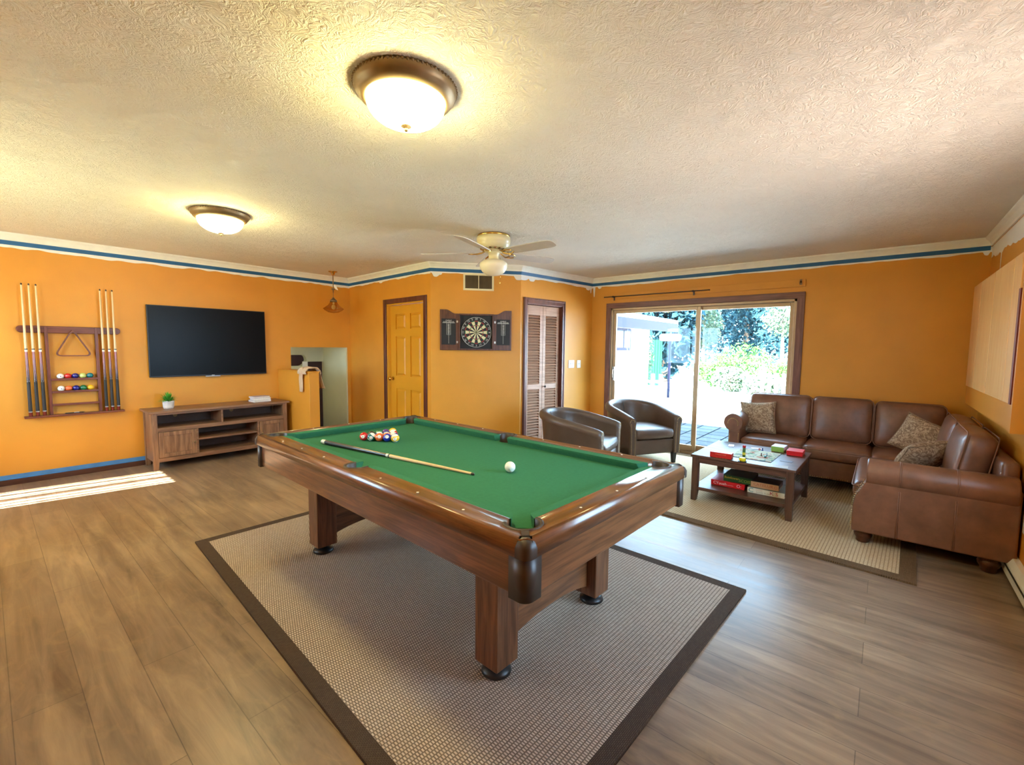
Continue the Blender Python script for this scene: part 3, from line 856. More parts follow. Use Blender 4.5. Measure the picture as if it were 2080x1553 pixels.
MB().lathe([(0.052, -0.224), (0.105, -0.236), (0.130, -0.258), (0.134, -0.280), (0.126, -0.308), (0.104, -0.340), (0.066, -0.366), (0.0, -0.376)], seg=36).build('glass_globe', MAT['opal'], fan)
ZB = -0.165
for k in range(5):
    a = math.radians(-90+72*k)
    R = Matrix.Rotation(a, 4, 'Z') @ Matrix.Translation((0, 0, ZB)) @ Matrix.Rotation(math.radians(-13), 4, 'X')
    out = []
    pr = [(0.17, 0.050), (0.22, 0.058), (0.45, 0.066), (0.62, 0.066), (0.66, 0.060), (0.685, 0.045), (0.695, 0.022)]
    out = [(x, -w) for x, w in pr] + [(x, w) for x, w in pr[::-1]]
    mb = MB()
    A = [mb.bm.verts.new(R @ Vector((x, y, -0.003))) for x, y in out]; B = [mb.bm.verts.new(R @ Vector((x, y, 0.003))) for x, y in out]
    mb.bm.faces.new(A[::-1]); mb.bm.faces.new(B)
    for i in range(len(out)): mb.bm.faces.new((A[i], A[(i+1) % len(out)], B[(i+1) % len(out)], B[i]))
    bl = mb.build('blade', MAT['blade'], fan)
    mb = MB()
    for s in (-1, 1):
        mb.tube([R @ Vector(p) for p in ((0.075, s*0.01, 0.020), (0.11, s*0.022, 0.004), (0.15, s*0.040, -0.006), (0.19, s*0.044, -0.006), (0.235, s*0.018, -0.006))], 0.006, 6)
    mb.tube([R @ Vector(p) for p in ((0.15, -0.04, -0.006), (0.18, 0.0, -0.006), (0.15, 0.04, -0.006))], 0.005, 6)
    mb.build('blade_iron', MAT['brass'], bl)
for (dx, dy, ln) in ((0.035, -0.05, 0.205), (0.075, -0.02, 0.14)):
    mb = MB(); mb.cyl((dx, dy, -0.20), (dx, dy, -0.23-ln), 0.0016, seg=6)
    mb.sphere((dx, dy, -0.235-ln), 0.006, 8, 6, sz=1.6)
    mb.build('pull_chain', MAT['brass'], fan)

# ------------------------------------------------------------------ pendant lamp by the stair
pn = thing('pendant_lamp', 'unlit amber glass pendant lamp with a paper tag, near the stair', 'pendant lamp', (3.262, 6.065, CEIL))
MB().lathe([(0.0, -0.001), (0.062, -0.001), (0.060, -0.008), (0.030, -0.016), (0.026, -0.040), (0.012, -0.055), (0.0, -0.056)], seg=24).build('canopy', MAT['brass'], pn)
mb = MB(); mb.cyl((0, 0, -0.05), (0, 0, -0.30), 0.007, seg=8); mb.lathe([(0, -0.235), (0.022, -0.238), (0.032, -0.246), (0.012, -0.262), (0, -0.264)]); mb.cyl((0, 0, -0.26), (0, 0, -0.38), 0.004, seg=8)
mb.build('rod', MAT['bronze'], pn)
MB().lathe([(0, -0.365), (0.012, -0.366), (0.022, -0.385), (0.045, -0.402), (0.048, -0.428), (0.0, -0.430)], seg=20).build('cap', MAT['bronze'], pn)
MB().lathe([(0.044, -0.420), (0.052, -0.44), (0.075, -0.475), (0.120, -0.508), (0.142, -0.524), (0.120, -0.546), (0.070, -0.575), (0.0, -0.586)], seg=36).build('glass_shade', MAT['amber'], pn)
mb = MB(); mb.cyl((0, 0, -0.43), (0, 0, -0.46), 0.014, seg=12); mb.sphere((0, 0, -0.50), 0.030, 14, 10, sz=1.2)
mb.build('bulb', MAT['opal'], pn)
R = Matrix.Rotation(YAW-PI/2, 4, 'Z')
mb = MB(); mb.bm.faces.new([mb.bm.verts.new(R @ Vector(p)) for p in ((0.008, -0.012, -0.19), (0.045, -0.012, -0.20), (0.075, -0.012, -0.265), (0.03, -0.012, -0.245))])
ob = mb.build('paper_tag', MAT['paper'], pn, fix=False); so = ob.modifiers.new('solid', 'SOLIDIFY'); so.thickness = 0.001

# ------------------------------------------------------------------ vent and dartboard on the slanted wall
dv = (PTS[3]-PTS[2]); DVL = dv.length; DVD = dv.normalized(); anga = math.atan2(DVD.y, DVD.x)
def dvq(px, py):
    n = Vector((-DVD.y, DVD.x)); d = ray(px, py); t = n.dot(PTS[2])/n.dot(Vector((d.x, d.y))); q = Vector((d.x, d.y))*t
    return (q-PTS[2]).dot(DVD), CAM_Z+d.z*t
s0, z1 = dvq(941, 552); s1, z0 = dvq(1003, 591)
q = PTS[2]+DVD*s0
W, Hh = s1-s0, 2.33-z0
vt = thing('air_vent', 'white framed air return grille high on the wall above the dartboard', 'vent', (q.x, q.y, z0), anga)
mb = MB(); f = 0.024
mb.box(0, -0.008, 0, W, -0.0005, f).box(0, -0.008, Hh-f, W, -0.0005, Hh).box(0, -0.008, f, f, -0.0005, Hh-f).box(W-f, -0.008, f, W, -0.0005, Hh-f).box(W/2-0.005, -0.008, f, W/2+0.005, -0.0005, Hh-f)
mb.build('frame', MAT['cream'], vt, bevel=0.002)
mb = MB()
for k in range(24):
    for (a, b) in ((f, W/2-0.005), (W/2+0.005, W-f)):
        x = a+(b-a)*(k+0.5)/24
        mb.box(x-0.0012, -0.006, f, x+0.0012, -0.001, Hh-f)
mb.build('grille', plain('dull_olive_metal', srgb(120, 100, 66), 0.5, 0.3), vt)
MB().box(f, -0.0012, f, W-f, -0.0004, Hh-f).build('duct_shade', plain('duct_shadow', srgb(58, 50, 34), 0.8), vt)  # dark sheet behind the grille, shade of the duct put into its colour

s0, z1 = dvq(893.5, 628); s1, _ = dvq(1038.5, 630); _, z0 = dvq(894, 710.5)
sb0, zt = dvq(932, 637); sb1, _ = dvq(1001.5, 637)
q = PTS[2]+DVD*s0
WT = s1-s0; HT = z1-z0; cx0 = sb0-s0; cx1 = sb1-s0; HC = zt-z0
db = thing('dartboard_cabinet', 'open walnut cabinet with a dartboard and two scoreboards', 'dartboard', (q.x, q.y, z0), anga)
MAT['dartwood'] = wood('dart_walnut', srgb(70, 40, 28), srgb(108, 66, 46), 'z', rough=0.4)
MAT['dartblack'] = plain('dart_black', srgb(26, 24, 22), 0.6)
MAT['dartcream'] = plain('dart_cream', srgb(214, 206, 160), 0.7, var=0.05)
MAT['dartred'] = plain('dart_red', srgb(170, 44, 44), 0.7)
MAT['dartgreen'] = plain('dart_green', srgb(44, 110, 66), 0.7)
MAT['chalk'] = plain('chalk_white', srgb(214, 214, 206), 0.7, var=0.04)
mb = MB(); D = 0.055
mb.box(cx0, -D, 0, cx1, -0.001, 0.02).box(cx0, -D, HC-0.02, cx1, -0.001, HC).box(cx0, -D, 0.02, cx0+0.014, -0.001, HC-0.02).box(cx1-0.014, -D, 0.02, cx1, -0.001, HC-0.02)
mb.build('case', MAT['dartwood'], db, bevel=0.002)
MB().box(cx0+0.014, -0.012, 0.02, cx1-0.014, -0.001, HC-0.02).build('backing', MAT['dartblack'], db)
# board
bc = thing('dartboard', 'x', 'x'); del bc['label']; del bc['category']
bc.parent = db; bc.location = ((cx0+cx1)/2, -0.012, HC/2-0.002); bc.rotation_euler = (PI/2, 0, 0)
RB = min((cx1-cx0)/2-0.028, HC/2-0.028)
MB().cyl((0, 0, 0), (0, 0, 0.03), RB, seg=64).build('board_face', MAT['dartblack'], bc)
mb = MB(); k1 = 0.76*RB
def ring(r0, r1, a0, a1, mi, z, n=4):
    for i in range(n):
        t0, t1 = a0+(a1-a0)*i/n, a0+(a1-a0)*(i+1)/n
        f = mb.quad((r0*math.cos(t0), r0*math.sin(t0), z), (r1*math.cos(t0), r1*math.sin(t0), z), (r1*math.cos(t1), r1*math.sin(t1), z), (r0*math.cos(t1), r0*math.sin(t1), z)); f.material_index = mi
for i in range(20):
    a0 = PI/2+PI/20 - (i+1)*PI/10; a1 = a0+PI/10; dark = i % 2 == 0
    ring(0.09*k1, 0.57*k1, a0, a1, 0 if dark else 1, 0.0306)
    ring(0.57*k1, 0.63*k1, a0, a1, 2 if dark else 3, 0.0306)
    ring(0.63*k1, 0.94*k1, a0, a1, 0 if dark else 1, 0.0306)
    ring(0.94*k1, 1.0*k1, a0, a1, 2 if dark else 3, 0.0306)
ring(0.04*k1, 0.09*k1, 0, 2*PI, 3, 0.0307, 20); ring(0.0001, 0.04*k1, 0, 2*PI, 2, 0.0307, 16)
mb.build('segments', [MAT['dartblack'], MAT['dartcream'], MAT['dartred'], MAT['dartgreen']], bc, fix=False)
MB().tube([(0.985*RB*math.cos(2*PI*i/64), 0.985*RB*math.sin(2*PI*i/64), 0.0305) for i in range(64)], 0.0022, 6, closed=True).build('number_ring', MAT['chalk'], bc)
NUM = [20, 1, 18, 4, 13, 6, 10, 15, 2, 17, 3, 19, 7, 16, 8, 11, 14, 9, 12, 5]
nbm = bmesh.new()
for i, v in enumerate(NUM):
    a = PI/2 - i*PI/10
    me = text_mesh(str(v), 0.034, 0.0004)
    flip = PI if 5 < i < 15 else 0
    me.transform(Matrix.Translation((0.885*RB*math.cos(a), 0.885*RB*math.sin(a), 0.0308)) @ Matrix.Rotation(a-PI/2+flip, 4, 'Z'))
    nbm.from_mesh(me); bpy.data.meshes.remove(me)
me = bpy.data.meshes.new('number_lettering'); nbm.to_mesh(me); nbm.free(); me.materials.append(MAT['chalk'])
o = bpy.data.objects.new('number_lettering', me); C.objects.link(o); o.parent = bc
# doors with scalloped tops
for side in (0, 1):
    w = cx0 if side == 0 else WT-cx1
    x0 = 0.0 if side == 0 else cx1
    top = []
    for i in range(17):
        t = i/16
        zz = HT if t < 0.32 else (HC + (HT-HC)*(0.5+0.5*math.cos(PI*min(1, (t-0.32)/0.5))))
        u = t if side == 0 else 1-t
        top.append((x0+w*u, zz))
    if side == 1: top = top[::-1]
    poly = [(x0, 0), (x0+w, 0)] + top[::-1]
    dd = MB().prism(poly, -0.030, -0.012, 'xz').build('cabinet_door', MAT['dartwood'], db, bevel=0.002)
    bx0 = x0 + w*(0.08 if side == 0 else 0.17); bx1 = x0+w*(0.83 if side == 0 else 0.91)
    bz0, bz1 = HT*0.135, HT*0.775
    sbd = MB().box(bx0, -0.034, bz0, bx1, -0.0302, bz1).build('scoreboard', MAT['dartblack'], db)
    bw = bx1-bx0; bh = bz1-bz0; bm_ = (bx0+bx1)/2
    mb = MB()
    mb.box(bm_-0.0012, -0.0352, bz0+0.015, bm_+0.0012, -0.0341, bz0+bh*0.96)
    mb.box(bx0+bw*0.07, -0.0352, bz1-bh*0.165, bx1-bw*0.07, -0.0341, bz1-bh*0.150)
    for sx in (-1, 1):
        mb.box(bm_+sx*bw*0.135-0.001, -0.0352, bz1-bh*0.62, bm_+sx*bw*0.135+0.001, -0.0341, bz1-bh*0.165)
    for i in range(8): mb.box(bm_-bw*0.135, -0.0352, bz1-bh*(0.22+0.057*i), bm_+bw*0.135, -0.0341, bz1-bh*(0.215+0.057*i))
    mb.build('score_lines', MAT['chalk'], sbd)
    for txt, sz, zz in (('CRICKET', 0.020, bz1-bh*0.075), ('HOME  VISITOR', 0.020, bz1-bh*0.125)):
        lettering(txt, sz, MAT['chalk'], sbd, (bm_, -0.0345, zz), (PI/2, 0, 0))
    for i, v in enumerate(('20', '19', '18', '17', '16', '15', 'B')):
        lettering(v, 0.017, MAT['chalk'], sbd, (bm_, -0.0345, bz1-bh*(0.247+0.057*i)), (PI/2, 0, 0))
    for zz in (0.20, 0.705):
        xh = (x0+w-0.022) if side == 0 else (x0+0.022)
        mb = MB().box(xh-0.010, -0.033, HT*zz-0.013, xh+0.010, -0.0302, HT*zz+0.013); mb.sphere((xh, -0.034, HT*zz+0.007), 0.004, 8, 6).sphere((xh, -0.034, HT*zz-0.007), 0.004, 8, 6)
        mb.build('hinge', MAT['nickel'], db)

# ------------------------------------------------------------------ television
tx0, tx1 = 1.232, 2.497; tz0, tz1 = 1.012, 1.850
tv = thing('television', 'large wall-mounted black flat screen television over the wooden console', 'television', (tx0, YT-0.05, tz0))
W, Hh = tx1-tx0, tz1-tz0
MB().box(0, 0.0, 0, W, 0.028, Hh).build('bezel', MAT['black'], tv, bevel=0.004)
MB().box(0.008, -0.0015, 0.016, W-0.008, -0.0002, Hh-0.008).build('screen', MAT['screen'], tv)
MB().box(0.2, 0.028, 0.15, W-0.2, 0.0492, Hh-0.15).build('wall_mount', MAT['black'], tv)
MB().box(W/2-0.08, -0.001, -0.012, W/2+0.08, 0.02, -0.0005).build('status_bar', MAT['nickel'], tv, bevel=0.002)
MB().box(W/2-0.016, -0.0022, 0.004, W/2+0.016, -0.0002, 0.010).build('logo', MAT['chalk'], tv)

# ------------------------------------------------------------------ console below it
cx_0, cx_1 = 1.155, 2.590; cyf = 6.10; cyb = 6.505
co = thing('media_console', 'long brown wooden media console with open shelves and two doors', 'console', (cx_0, cyf, 0))
W = cx_1-cx_0; D = cyb-cyf; HTp = 0.635
mb = MB(); mb.box(-0.028, -0.028, HTp, W+0.028, D+0.005, HTp+0.026)
mb.build('top', MAT['console'], co, bevel=0.006, seg=3)
lw = 0.05
for x in (0, W-lw):
    for y in (0, D-lw):
        mb = MB()
        mb.box(x, y, 0.085, x+lw, y+lw, HTp)
        s = 0.010; xi = 0 if x == 0 else s; xj = s if x == 0 else 0
        P = [(x+xi, y, 0), (x+lw-xj, y, 0), (x+lw-xj, y+lw, 0), (x+xi, y+lw, 0)]; Q = [(x, y, 0.085), (x+lw, y, 0.085), (x+lw, y+lw, 0.085), (x, y+lw, 0.085)]
        for k in range(4): mb.quad(P[k], P[(k+1) % 4], Q[(k+1) % 4], Q[k])
        mb.quad(*P[::-1])
        mb.build('leg', MAT['consolez'], co, bevel=0.002)
mb = MB()
mb.box(0.008, lw, 0.09, 0.03, D-lw, HTp); mb.build('side_panel', MAT['consolez'], co)
MB().box(W-0.03, lw, 0.09, W-0.008, D-lw, HTp).build('side_panel', MAT['consolez'], co)
MB().box(0.03, D-0.012, 0.09, W-0.03, D-0.006, HTp).build('back_panel', MAT['consoleback'], co)
ZS = 0.455       # shelf under the open top bays
dA, dB = 1.573-cx_0, 2.235-cx_0; dM = 1.832-cx_0
mb = MB()
mb.box(lw, 0.002, 0.088, W-lw, 0.022, 0.135)            # bottom rail
mb.box(lw, 0.002, ZS-0.030, W-lw, 0.022, ZS+0.014)      # middle rail
mb.box(lw, 0.002, HTp-0.022, W-lw, 0.022, HTp)
mb.box(dA-0.011, 0.004, 0.135, dA+0.011, 0.022, ZS-0.03).box(dB-0.011, 0.004, 0.135, dB+0.011, 0.022, ZS-0.03).box(dM-0.010, 0.004, ZS, dM+0.010, 0.022, HTp-0.022)
mb.build('face_frame', MAT['console'], co, bevel=0.0015)
mb = MB()
mb.box(0.03, 0.022, 0.115, W-0.03, D-0.012, 0.135).box(0.03, 0.022, ZS-0.006, W-0.03, D-0.012, ZS+0.012).box(dA, 0.022, 0.285, dB, D-0.012, 0.305)
mb.box(dA, 0.008, 0.285, dB, 0.022, 0.305)
mb.build('shelf', MAT['console'], co)
for (x_, za_, zb_) in ((dA, 0.135, ZS-0.006), (dB, 0.135, ZS-0.006), (dM, ZS+0.012, HTp)): MB().box(x_-0.009, 0.022, za_, x_+0.009, D-0.012, zb_).build('divider', MAT['consolez'], co)
for k, (a, b) in enumerate(((lw+0.003, dA-0.013), (dB+0.013, W-lw-0.003))):
    z0_, z1_ = 0.138, ZS-0.033; st = 0.045
    mb = MB()
    mb.box(a, -0.008, z0_, a+st, 0.010, z1_).box(b-st, -0.008, z0_, b, 0.010, z1_).box(a+st, -0.008, z0_, b-st, 0.010, z0_+st).box(a+st, -0.008, z1_-st, b-st, 0.010, z1_)
    mb.box(a+st-0.001, 0.002, z0_+st-0.001, b-st+0.001, 0.009, z1_-st+0.001)
    d = mb.build('door', MAT['consolez'], co, bevel=0.003)
    xk = b-0.022 if k == 0 else a+0.022
    MB().cyl((xk, -0.008, 0.275), (xk, -0.020, 0.275), 0.005, seg=10).sphere((xk, -0.027, 0.275), 0.012, 12, 8, sy=0.8).build('knob', MAT['bronze'], d)
for x in (0.30, 0.90):
    MB().cyl((x, D-0.0125, ZS+0.10), (x, D-0.014, ZS+0.10), 0.022, seg=20).build('cable_hole', plain('cable_grommet', srgb(150, 110, 60), 0.6), co)

# plant on the console
pq = on_y(342.5, 826, 6.30)
pl = thing('potted_plant', 'small green plant in a mottled white pot on the console', 'plant', (pq.x, 6.30, HTp+0.0265))
MB().lathe([(0.0, 0.0), (0.045, 0.0), (0.052, 0.02), (0.056, 0.085), (0.058, 0.09), (0.053, 0.09), (0.051, 0.075), (0.0, 0.075)], seg=28).build('pot', MAT['potwhite'], pl)
MB().lathe([(0.0, 0.0765), (0.050, 0.0765), (0.0, 0.082)], seg=20).build('soil', MAT['soil'], pl)
mb = MB()
for i in range(150):
    a = random.uniform(0, 2*PI); el = random.uniform(0.15, 1.45); ln = random.uniform(0.07, 0.125)
    b = Vector((math.cos(a)*0.02*random.random(), math.sin(a)*0.02*random.random(), 0.078))
    d = Vector((math.cos(a)*math.cos(el), math.sin(a)*math.cos(el), math.sin(el))); side = Vector((-math.sin(a), math.cos(a), 0))
    w = random.uniform(0.005, 0.009)
    pts = [b, b+d*ln*0.5+Vector((0, 0, 0.012)), b+d*ln+Vector((0, 0, -0.012*(1.4-el)))]
    v = [mb.bm.verts.new(pts[0]-side*w*0.4), mb.bm.verts.new(pts[0]+side*w*0.4), mb.bm.verts.new(pts[1]+side*w), mb.bm.verts.new(pts[2]), mb.bm.verts.new(pts[1]-side*w)]
    mb.bm.faces.new((v[0], v[1], v[2], v[4])); mb.bm.faces.new((v[4], v[2], v[3]))
mb.build('leaves', MAT['leaf'], pl, fix=False)
# three books
bq = on_y(528, 813, 6.28)
bz = HTp+0.0265
for i, (w, d, h, rz, lab, cl_) in enumerate(((0.215, 0.165, 0.024, 0.05, 'pale book at the bottom of the stack on the console', (196, 196, 204)), (0.205, 0.155, 0.026, -0.06, 'pale book in the middle of the stack on the console', (222, 218, 214)), (0.20, 0.145, 0.020, 0.10, 'grey-lilac book on top of the stack on the console', (172, 166, 186)))):
    t = thing('book', lab, 'book', (bq.x+[0, 0.006, -0.004][i], 6.28, bz), rz, 'books on the console')
    MB().box(-w/2+0.003, -d/2+0.003, 0.003, w/2-0.003, d/2-0.002, h-0.003).build('pages', MAT['paper'], t)
    cm = plain('book_cover', srgb(*cl_), 0.4, var=0.04)
    MB().box(-w/2, -d/2, 0, w/2, d/2, 0.003).box(-w/2, -d/2, h-0.003, w/2, d/2, h).box(-w/2, d/2-0.003, 0.003, w/2, d/2, h-0.003).build('cover', cm, t)
    bz += h+0.0003

# ------------------------------------------------------------------ cue rack on the wall
rk = thing('cue_rack', 'dark mahogany wall rack for cues, balls and a triangle', 'cue rack', (0.226, YT, 0.655))
RW = 0.772
def roundend(x0, x1, z0, z1, n=10):
    r = (z1-z0)/2; zc = (z0+z1)/2
    return [(x1-r+r*math.sin(PI*i/n), zc-r*math.cos(PI*i/n)) for i in range(n+1)] + [(x0+r-r*math.sin(PI*i/n), zc+r*math.cos(PI*i/n)) for i in range(n+1)]
MB().prism(roundend(0, RW, 0.845, 0.915), -0.045, -0.001, 'xz').build('top_rail', MAT['rackwood'], rk, bevel=0.004)
mb = MB()
xb = 0.008
mb.box(0.012, -0.085, -0.005, RW-0.004, -0.001, 0.015)
mb.build('bottom_ledge', MAT['rackwood'], rk, bevel=0.004)
for x in (0.190, 0.562):
    MB().box(x, -0.058, 0.015, x+0.024, -0.001, 0.912).build('upright', MAT['rackwoodz'], rk, bevel=0.003)
for z in (0.105, 0.235, 0.362):
    MB().box(0.214, -0.070, z, 0.562, -0.001, z+0.014).box(0.214, -0.075, z, 0.562, -0.068, z+0.022).build('shelf', MAT['rackwood'], rk, bevel=0.002)
MB().cyl((0.391, -0.045, 0.872), (0.391, -0.085, 0.876), 0.007, seg=10).build('peg', MAT['rackwood'], rk)
pen = thing('pen', 'dark pen lying on the bottom ledge of the wall rack', 'pen', (0.60, YT-0.05, 0.655+0.0205), 0.05)
MB().cyl((-0.075, 0, 0), (0.06, 0, 0), 0.005, seg=10).cyl((0.06, 0, 0), (0.075, 0, 0), 0.005, 0.001, seg=10).build('barrel', MAT['black'], pen)
MB().box(-0.01, -0.0065, -0.001, 0.03, -0.0045, 0.0065).build('clip', MAT['nickel'], pen)
# triangle hanging from its peg
def tri(cx_, z0_, w, h, r, n=6):
    pts = []
    corners = [(cx_-w/2, z0_), (cx_+w/2, z0_), (cx_, z0_+h)]
    for k in range(3):
        p = Vector(corners[k]); a = Vector(corners[k-1]); b = Vector(corners[(k+1) % 3])
        u = (a-p).normalized(); v = (b-p).normalized()
        s = p+u*r*1.4; e = p+v*r*1.4
        for i in range(n+1):
            t = i/n; pts.append(s*(1-t)**2 + p*2*t*(1-t) + e*t**2)
    return pts
tr_ = thing('ball_triangle', 'dark wooden ball triangle hanging on the wall rack', 'triangle rack', (0.226+0.391, YT-0.066, 0.655))
o_ = tri(0, 0.610, 0.296, 0.290, 0.045); i_ = tri(0, 0.610+0.010, 0.296-0.036, 0.290-0.034, 0.035)
mb = MB(); n = len(o_)
A = [[mb.bm.verts.new((p.x, y, p.y)) for p in L_] for L_ in (o_, i_) for y in (-0.018, 0.018)]
of, ob_, if_, ib = A
for i in range(n):
    j = (i+1) % n
    mb.bm.faces.new((of[i], of[j], if_[j], if_[i])); mb.bm.faces.new((ob_[j], ob_[i], ib[i], ib[j]))
    mb.bm.faces.new((of[j], of[i], ob_[i], ob_[j])); mb.bm.faces.new((if_[i], if_[j], ib[j], ib[i]))
mb.build('frame', MAT['rackwood'], tr_)

# cues: local z along the cue, butt at 0
def make_cue(length=1.31):
    t = new_empty('pool_cue')
    k = length
    MB().lathe([(0.0, 0.0), (0.0135, 0.0), (0.0145, 0.008), (0.0145, 0.040)], seg=14).build('butt_cap', MAT['cherry'], t)
    MB().lathe([(0.0148, 0.040), (0.0148, 0.050)], seg=14).build('ring', MAT['nickel'], t)
    MB().lathe([(0.0146, 0.050), (0.0132, 0.26*k)], seg=14).build('grip', MAT['grip'], t)
    n = NT('cue_forearm'); v = n.coords((1, 1, 1))
    sep = n.node('ShaderNodeSeparateXYZ'); n.link(v, sep.inputs[0])
    col = n.ramp(n.math('DIVIDE', n.math('SUBTRACT', sep.outputs[2], 0.26*k), 0.23*k), [(0.0, srgb(44, 28, 26)), (0.45, srgb(110, 40, 30)), (1.0, srgb(150, 62, 44))])
    MB().lathe([(0.0132, 0.26*k), (0.0110, 0.49*k)], seg=14).build('forearm', n.set(col, 0.2, 0, 0.5, 0.5), t)
    MB().lathe([(0.0112, 0.49*k), (0.0110, 0.505*k)], seg=14).build('collar', MAT['ivory'], t)
    MB().lathe([(0.0113, 0.505*k), (0.0112, 0.513*k)], seg=14).build('joint', MAT['black'], t)
    MB().lathe([(0.0108, 0.513*k), (0.0064, 0.985*k)], seg=14).build('shaft', MAT['maple'], t)
    mb = MB().lathe([(0.0065, 0.985*k), (0.0064, 0.996*k), (0.0, 1.0*k)], seg=12)
    mb.build('tip', MAT['darkbrown'], t)
    return t
cue0 = make_cue()
cue_spec = [(63, 846, 'pool cue at the end of the wall rack farthest from the television'), (77.5, 845, 'middle cue of the three on the far side of the rack from the television'),
            (91.5, 844, 'cue of the three away from the television that stands next to the upright'), (217.5, 835, 'cue standing right beside the rack upright nearest the television'),
            (229.5, 834.5, 'middle cue of the three on the television side of the rack'), (241.5, 833.5, 'pool cue at the end of the wall rack closest to the television')]
for i, (px, py, lab) in enumerate(cue_spec):
    c = cue0 if i == 0 else dup(cue0)
    q = on_y(px, py, YT-0.060)
    c.location = (q.x, YT-0.064, 0.655+0.0155)
    lean = math.atan2(-0.006, 0.88)
    c.rotation_euler = (0.0, 0, 0)
    tag(c, lab, 'pool cue', 'cues standing in the wall rack')

# ------------------------------------------------------------------ balls
BALLC = {'white': (240, 236, 226), 'red': (206, 36, 34), 'navy': (34, 34, 120), 'palelime': (206, 214, 120), 'teal': (22, 112, 116), 'orange': (228, 104, 50),
         'green': (30, 112, 66), 'yellow': (240, 184, 34), 'blue': (24, 40, 160), 'purple': (84, 54, 140), 'black': (22, 22, 24), 'maroon': (130, 34, 36)}
for k, v in BALLC.items():
    MAT['ball_'+k] = plain('ball_'+k, srgb(*v), 0.08, var=0.02, coat=0.6)
BR = 0.0286
def make_ball(color, stripe=False, num='', spot=True):
    t = new_empty('billiard_ball')
    mb = MB(); mb.sphere((0, 0, 0), BR, 28, 20)
    if stripe:
        for f in mb.bm.faces:
            f.material_index = 1 if abs(f.calc_center_median().z) < BR*0.56 else 0
    mb.build('ball', [MAT['ball_white' if stripe else 'ball_'+color], MAT['ball_'+color]], t)
    if spot:
        m = MB(); R = BR*1.004
        prev = None
        rings = []
        for a in [0.0, 0.16, 0.32, 0.42]:
            rings.append([m.bm.verts.new(Vector((R*math.sin(a)*math.cos(b), -R*math.cos(a), R*math.sin(a)*math.sin(b)))) for b in [2*PI*i/20 for i in range(20)]] if a else [m.bm.verts.new((0, -R, 0))])
        for A, B in zip(rings, rings[1:]):
            for i in range(20):
                j = (i+1) % 20
                f = m.bm.faces.new((A[0], B[j], B[i]) if len(A) == 1 else (A[i], A[j], B[j], B[i])); f.smooth = True
        m.build('number_disc', MAT['ball_white'], t)
        if num:
            me = text_mesh(num, 0.017 if len(num) == 1 else 0.014, 0.0)
            for v in me.vertices:
                x, z = v.co.x, v.co.y; R2 = BR*1.010
                v.co = Vector((x, -math.sqrt(max(1e-9, R2*R2-x*x-z*z)), z))
            me.materials.clear(); me.materials.append(MAT['black']); me.name = 'numeral'
            o = bpy.data.objects.new('numeral', me); C.objects.link(o); o.parent = t
    return t
proto = {}
def ball(color, stripe, num, loc, rot, label, group, spot=True):
    key = (color, stripe, num, spot)
    if key in proto: b = dup(proto[key])
    else: b = proto[key] = make_ball(color, stripe, num, spot)
    b.location = loc; b.rotation_euler = rot
    tag(b, label, 'billiard ball', group)
    return b
# on the rack shelves
for row, (z, cols) in enumerate(((0.655+0.376, ['white', 'red', 'navy', 'palelime', 'teal']), (0.655+0.249, ['white', 'orange', 'navy', 'green', 'yellow']))):
    for i, cname in enumerate(cols):
        nm = {'palelime': 'pale lime', 'white': 'white dotted'}.get(cname, cname)
        x = 0.508+0.0557*i + 0.001
        if cname == 'white':
            if ('dot',) not in proto:
                b = make_ball('white', False, '', False)
                MB().cyl((0, -BR*0.97, 0), (0, -BR*1.012, 0), 0.0045, seg=12).build('dot', MAT['ball_navy'], b); proto[('dot',)] = b
            else: b = dup(proto[('dot',)])
            b.location = (x, YT-0.036, z+BR); tag(b, '%s ball on the %s shelf of the wall rack' % (nm, ['upper', 'lower'][row]), 'billiard ball', 'balls on the wall rack')
        else:
            ball(cname, False, '', (x, YT-0.036, z+BR), (0.2, 0, 0.5*i), '%s ball on the %s ball shelf of the wall rack' % (nm, ['upper', 'lower'][row]), 'balls on the wall rack', False)

# ------------------------------------------------------------------ big rug and pool table
def rug(name, corners, inset, label, m_in, m_b, th, rz):
    cx_ = sum(p[0] for p in corners)/4; cy_ = sum(p[1] for p in corners)/4
    t = thing(name, label, 'rug', (cx_, cy_, 0.0005), rz)
    Rm = Matrix.Rotation(-rz, 2)
    L_ = [Rm @ Vector((p[0]-cx_, p[1]-cy_)) for p in corners]
    ctr = Vector((0, 0))
    I = []
    n = 4
    for i in range(4):
        p = L_[i]; a = (L_[i-1]-p).normalized(); b = (L_[(i+1) % 4]-p).normalized()
        s = abs(a.x*b.y-a.y*b.x)
        I.append(p + (a+b)*(inset/s))
    # borders as one mitred ring with thickness
    mb = MB()
    o0 = [mb.bm.verts.new((p.x, p.y, 0)) for p in L_]; o1 = [mb.bm.verts.new((p.x*0.999, p.y*0.999, th)) for p in L_]
    i1 = [mb.bm.verts.new((p.x, p.y, th)) for p in I]; i0 = [mb.bm.verts.new((p.x, p.y, 0)) for p in I]
    for i in range(4):
        j = (i+1) % 4
        mb.bm.faces.new((o0[i], o0[j], o1[j], o1[i])); mb.bm.faces.new((o1[i], o1[j], i1[j], i1[i])); mb.bm.faces.new((i1[i], i1[j], i0[j], i0[i]))
    mb.build('border', MAT[m_b], t)
    mb = MB()
    A = [mb.bm.verts.new((p.x, p.y, th-0.0012)) for p in I]; B = [mb.bm.verts.new((p.x, p.y, 0)) for p in I]
    mb.bm.faces.new(A); mb.bm.faces.new(B[::-1])
    for i in range(4): mb.bm.faces.new((A[i], A[(i+1) % 4], B[(i+1) % 4], B[i]))
    mb.build('woven_field', MAT[m_in], t)
    return t
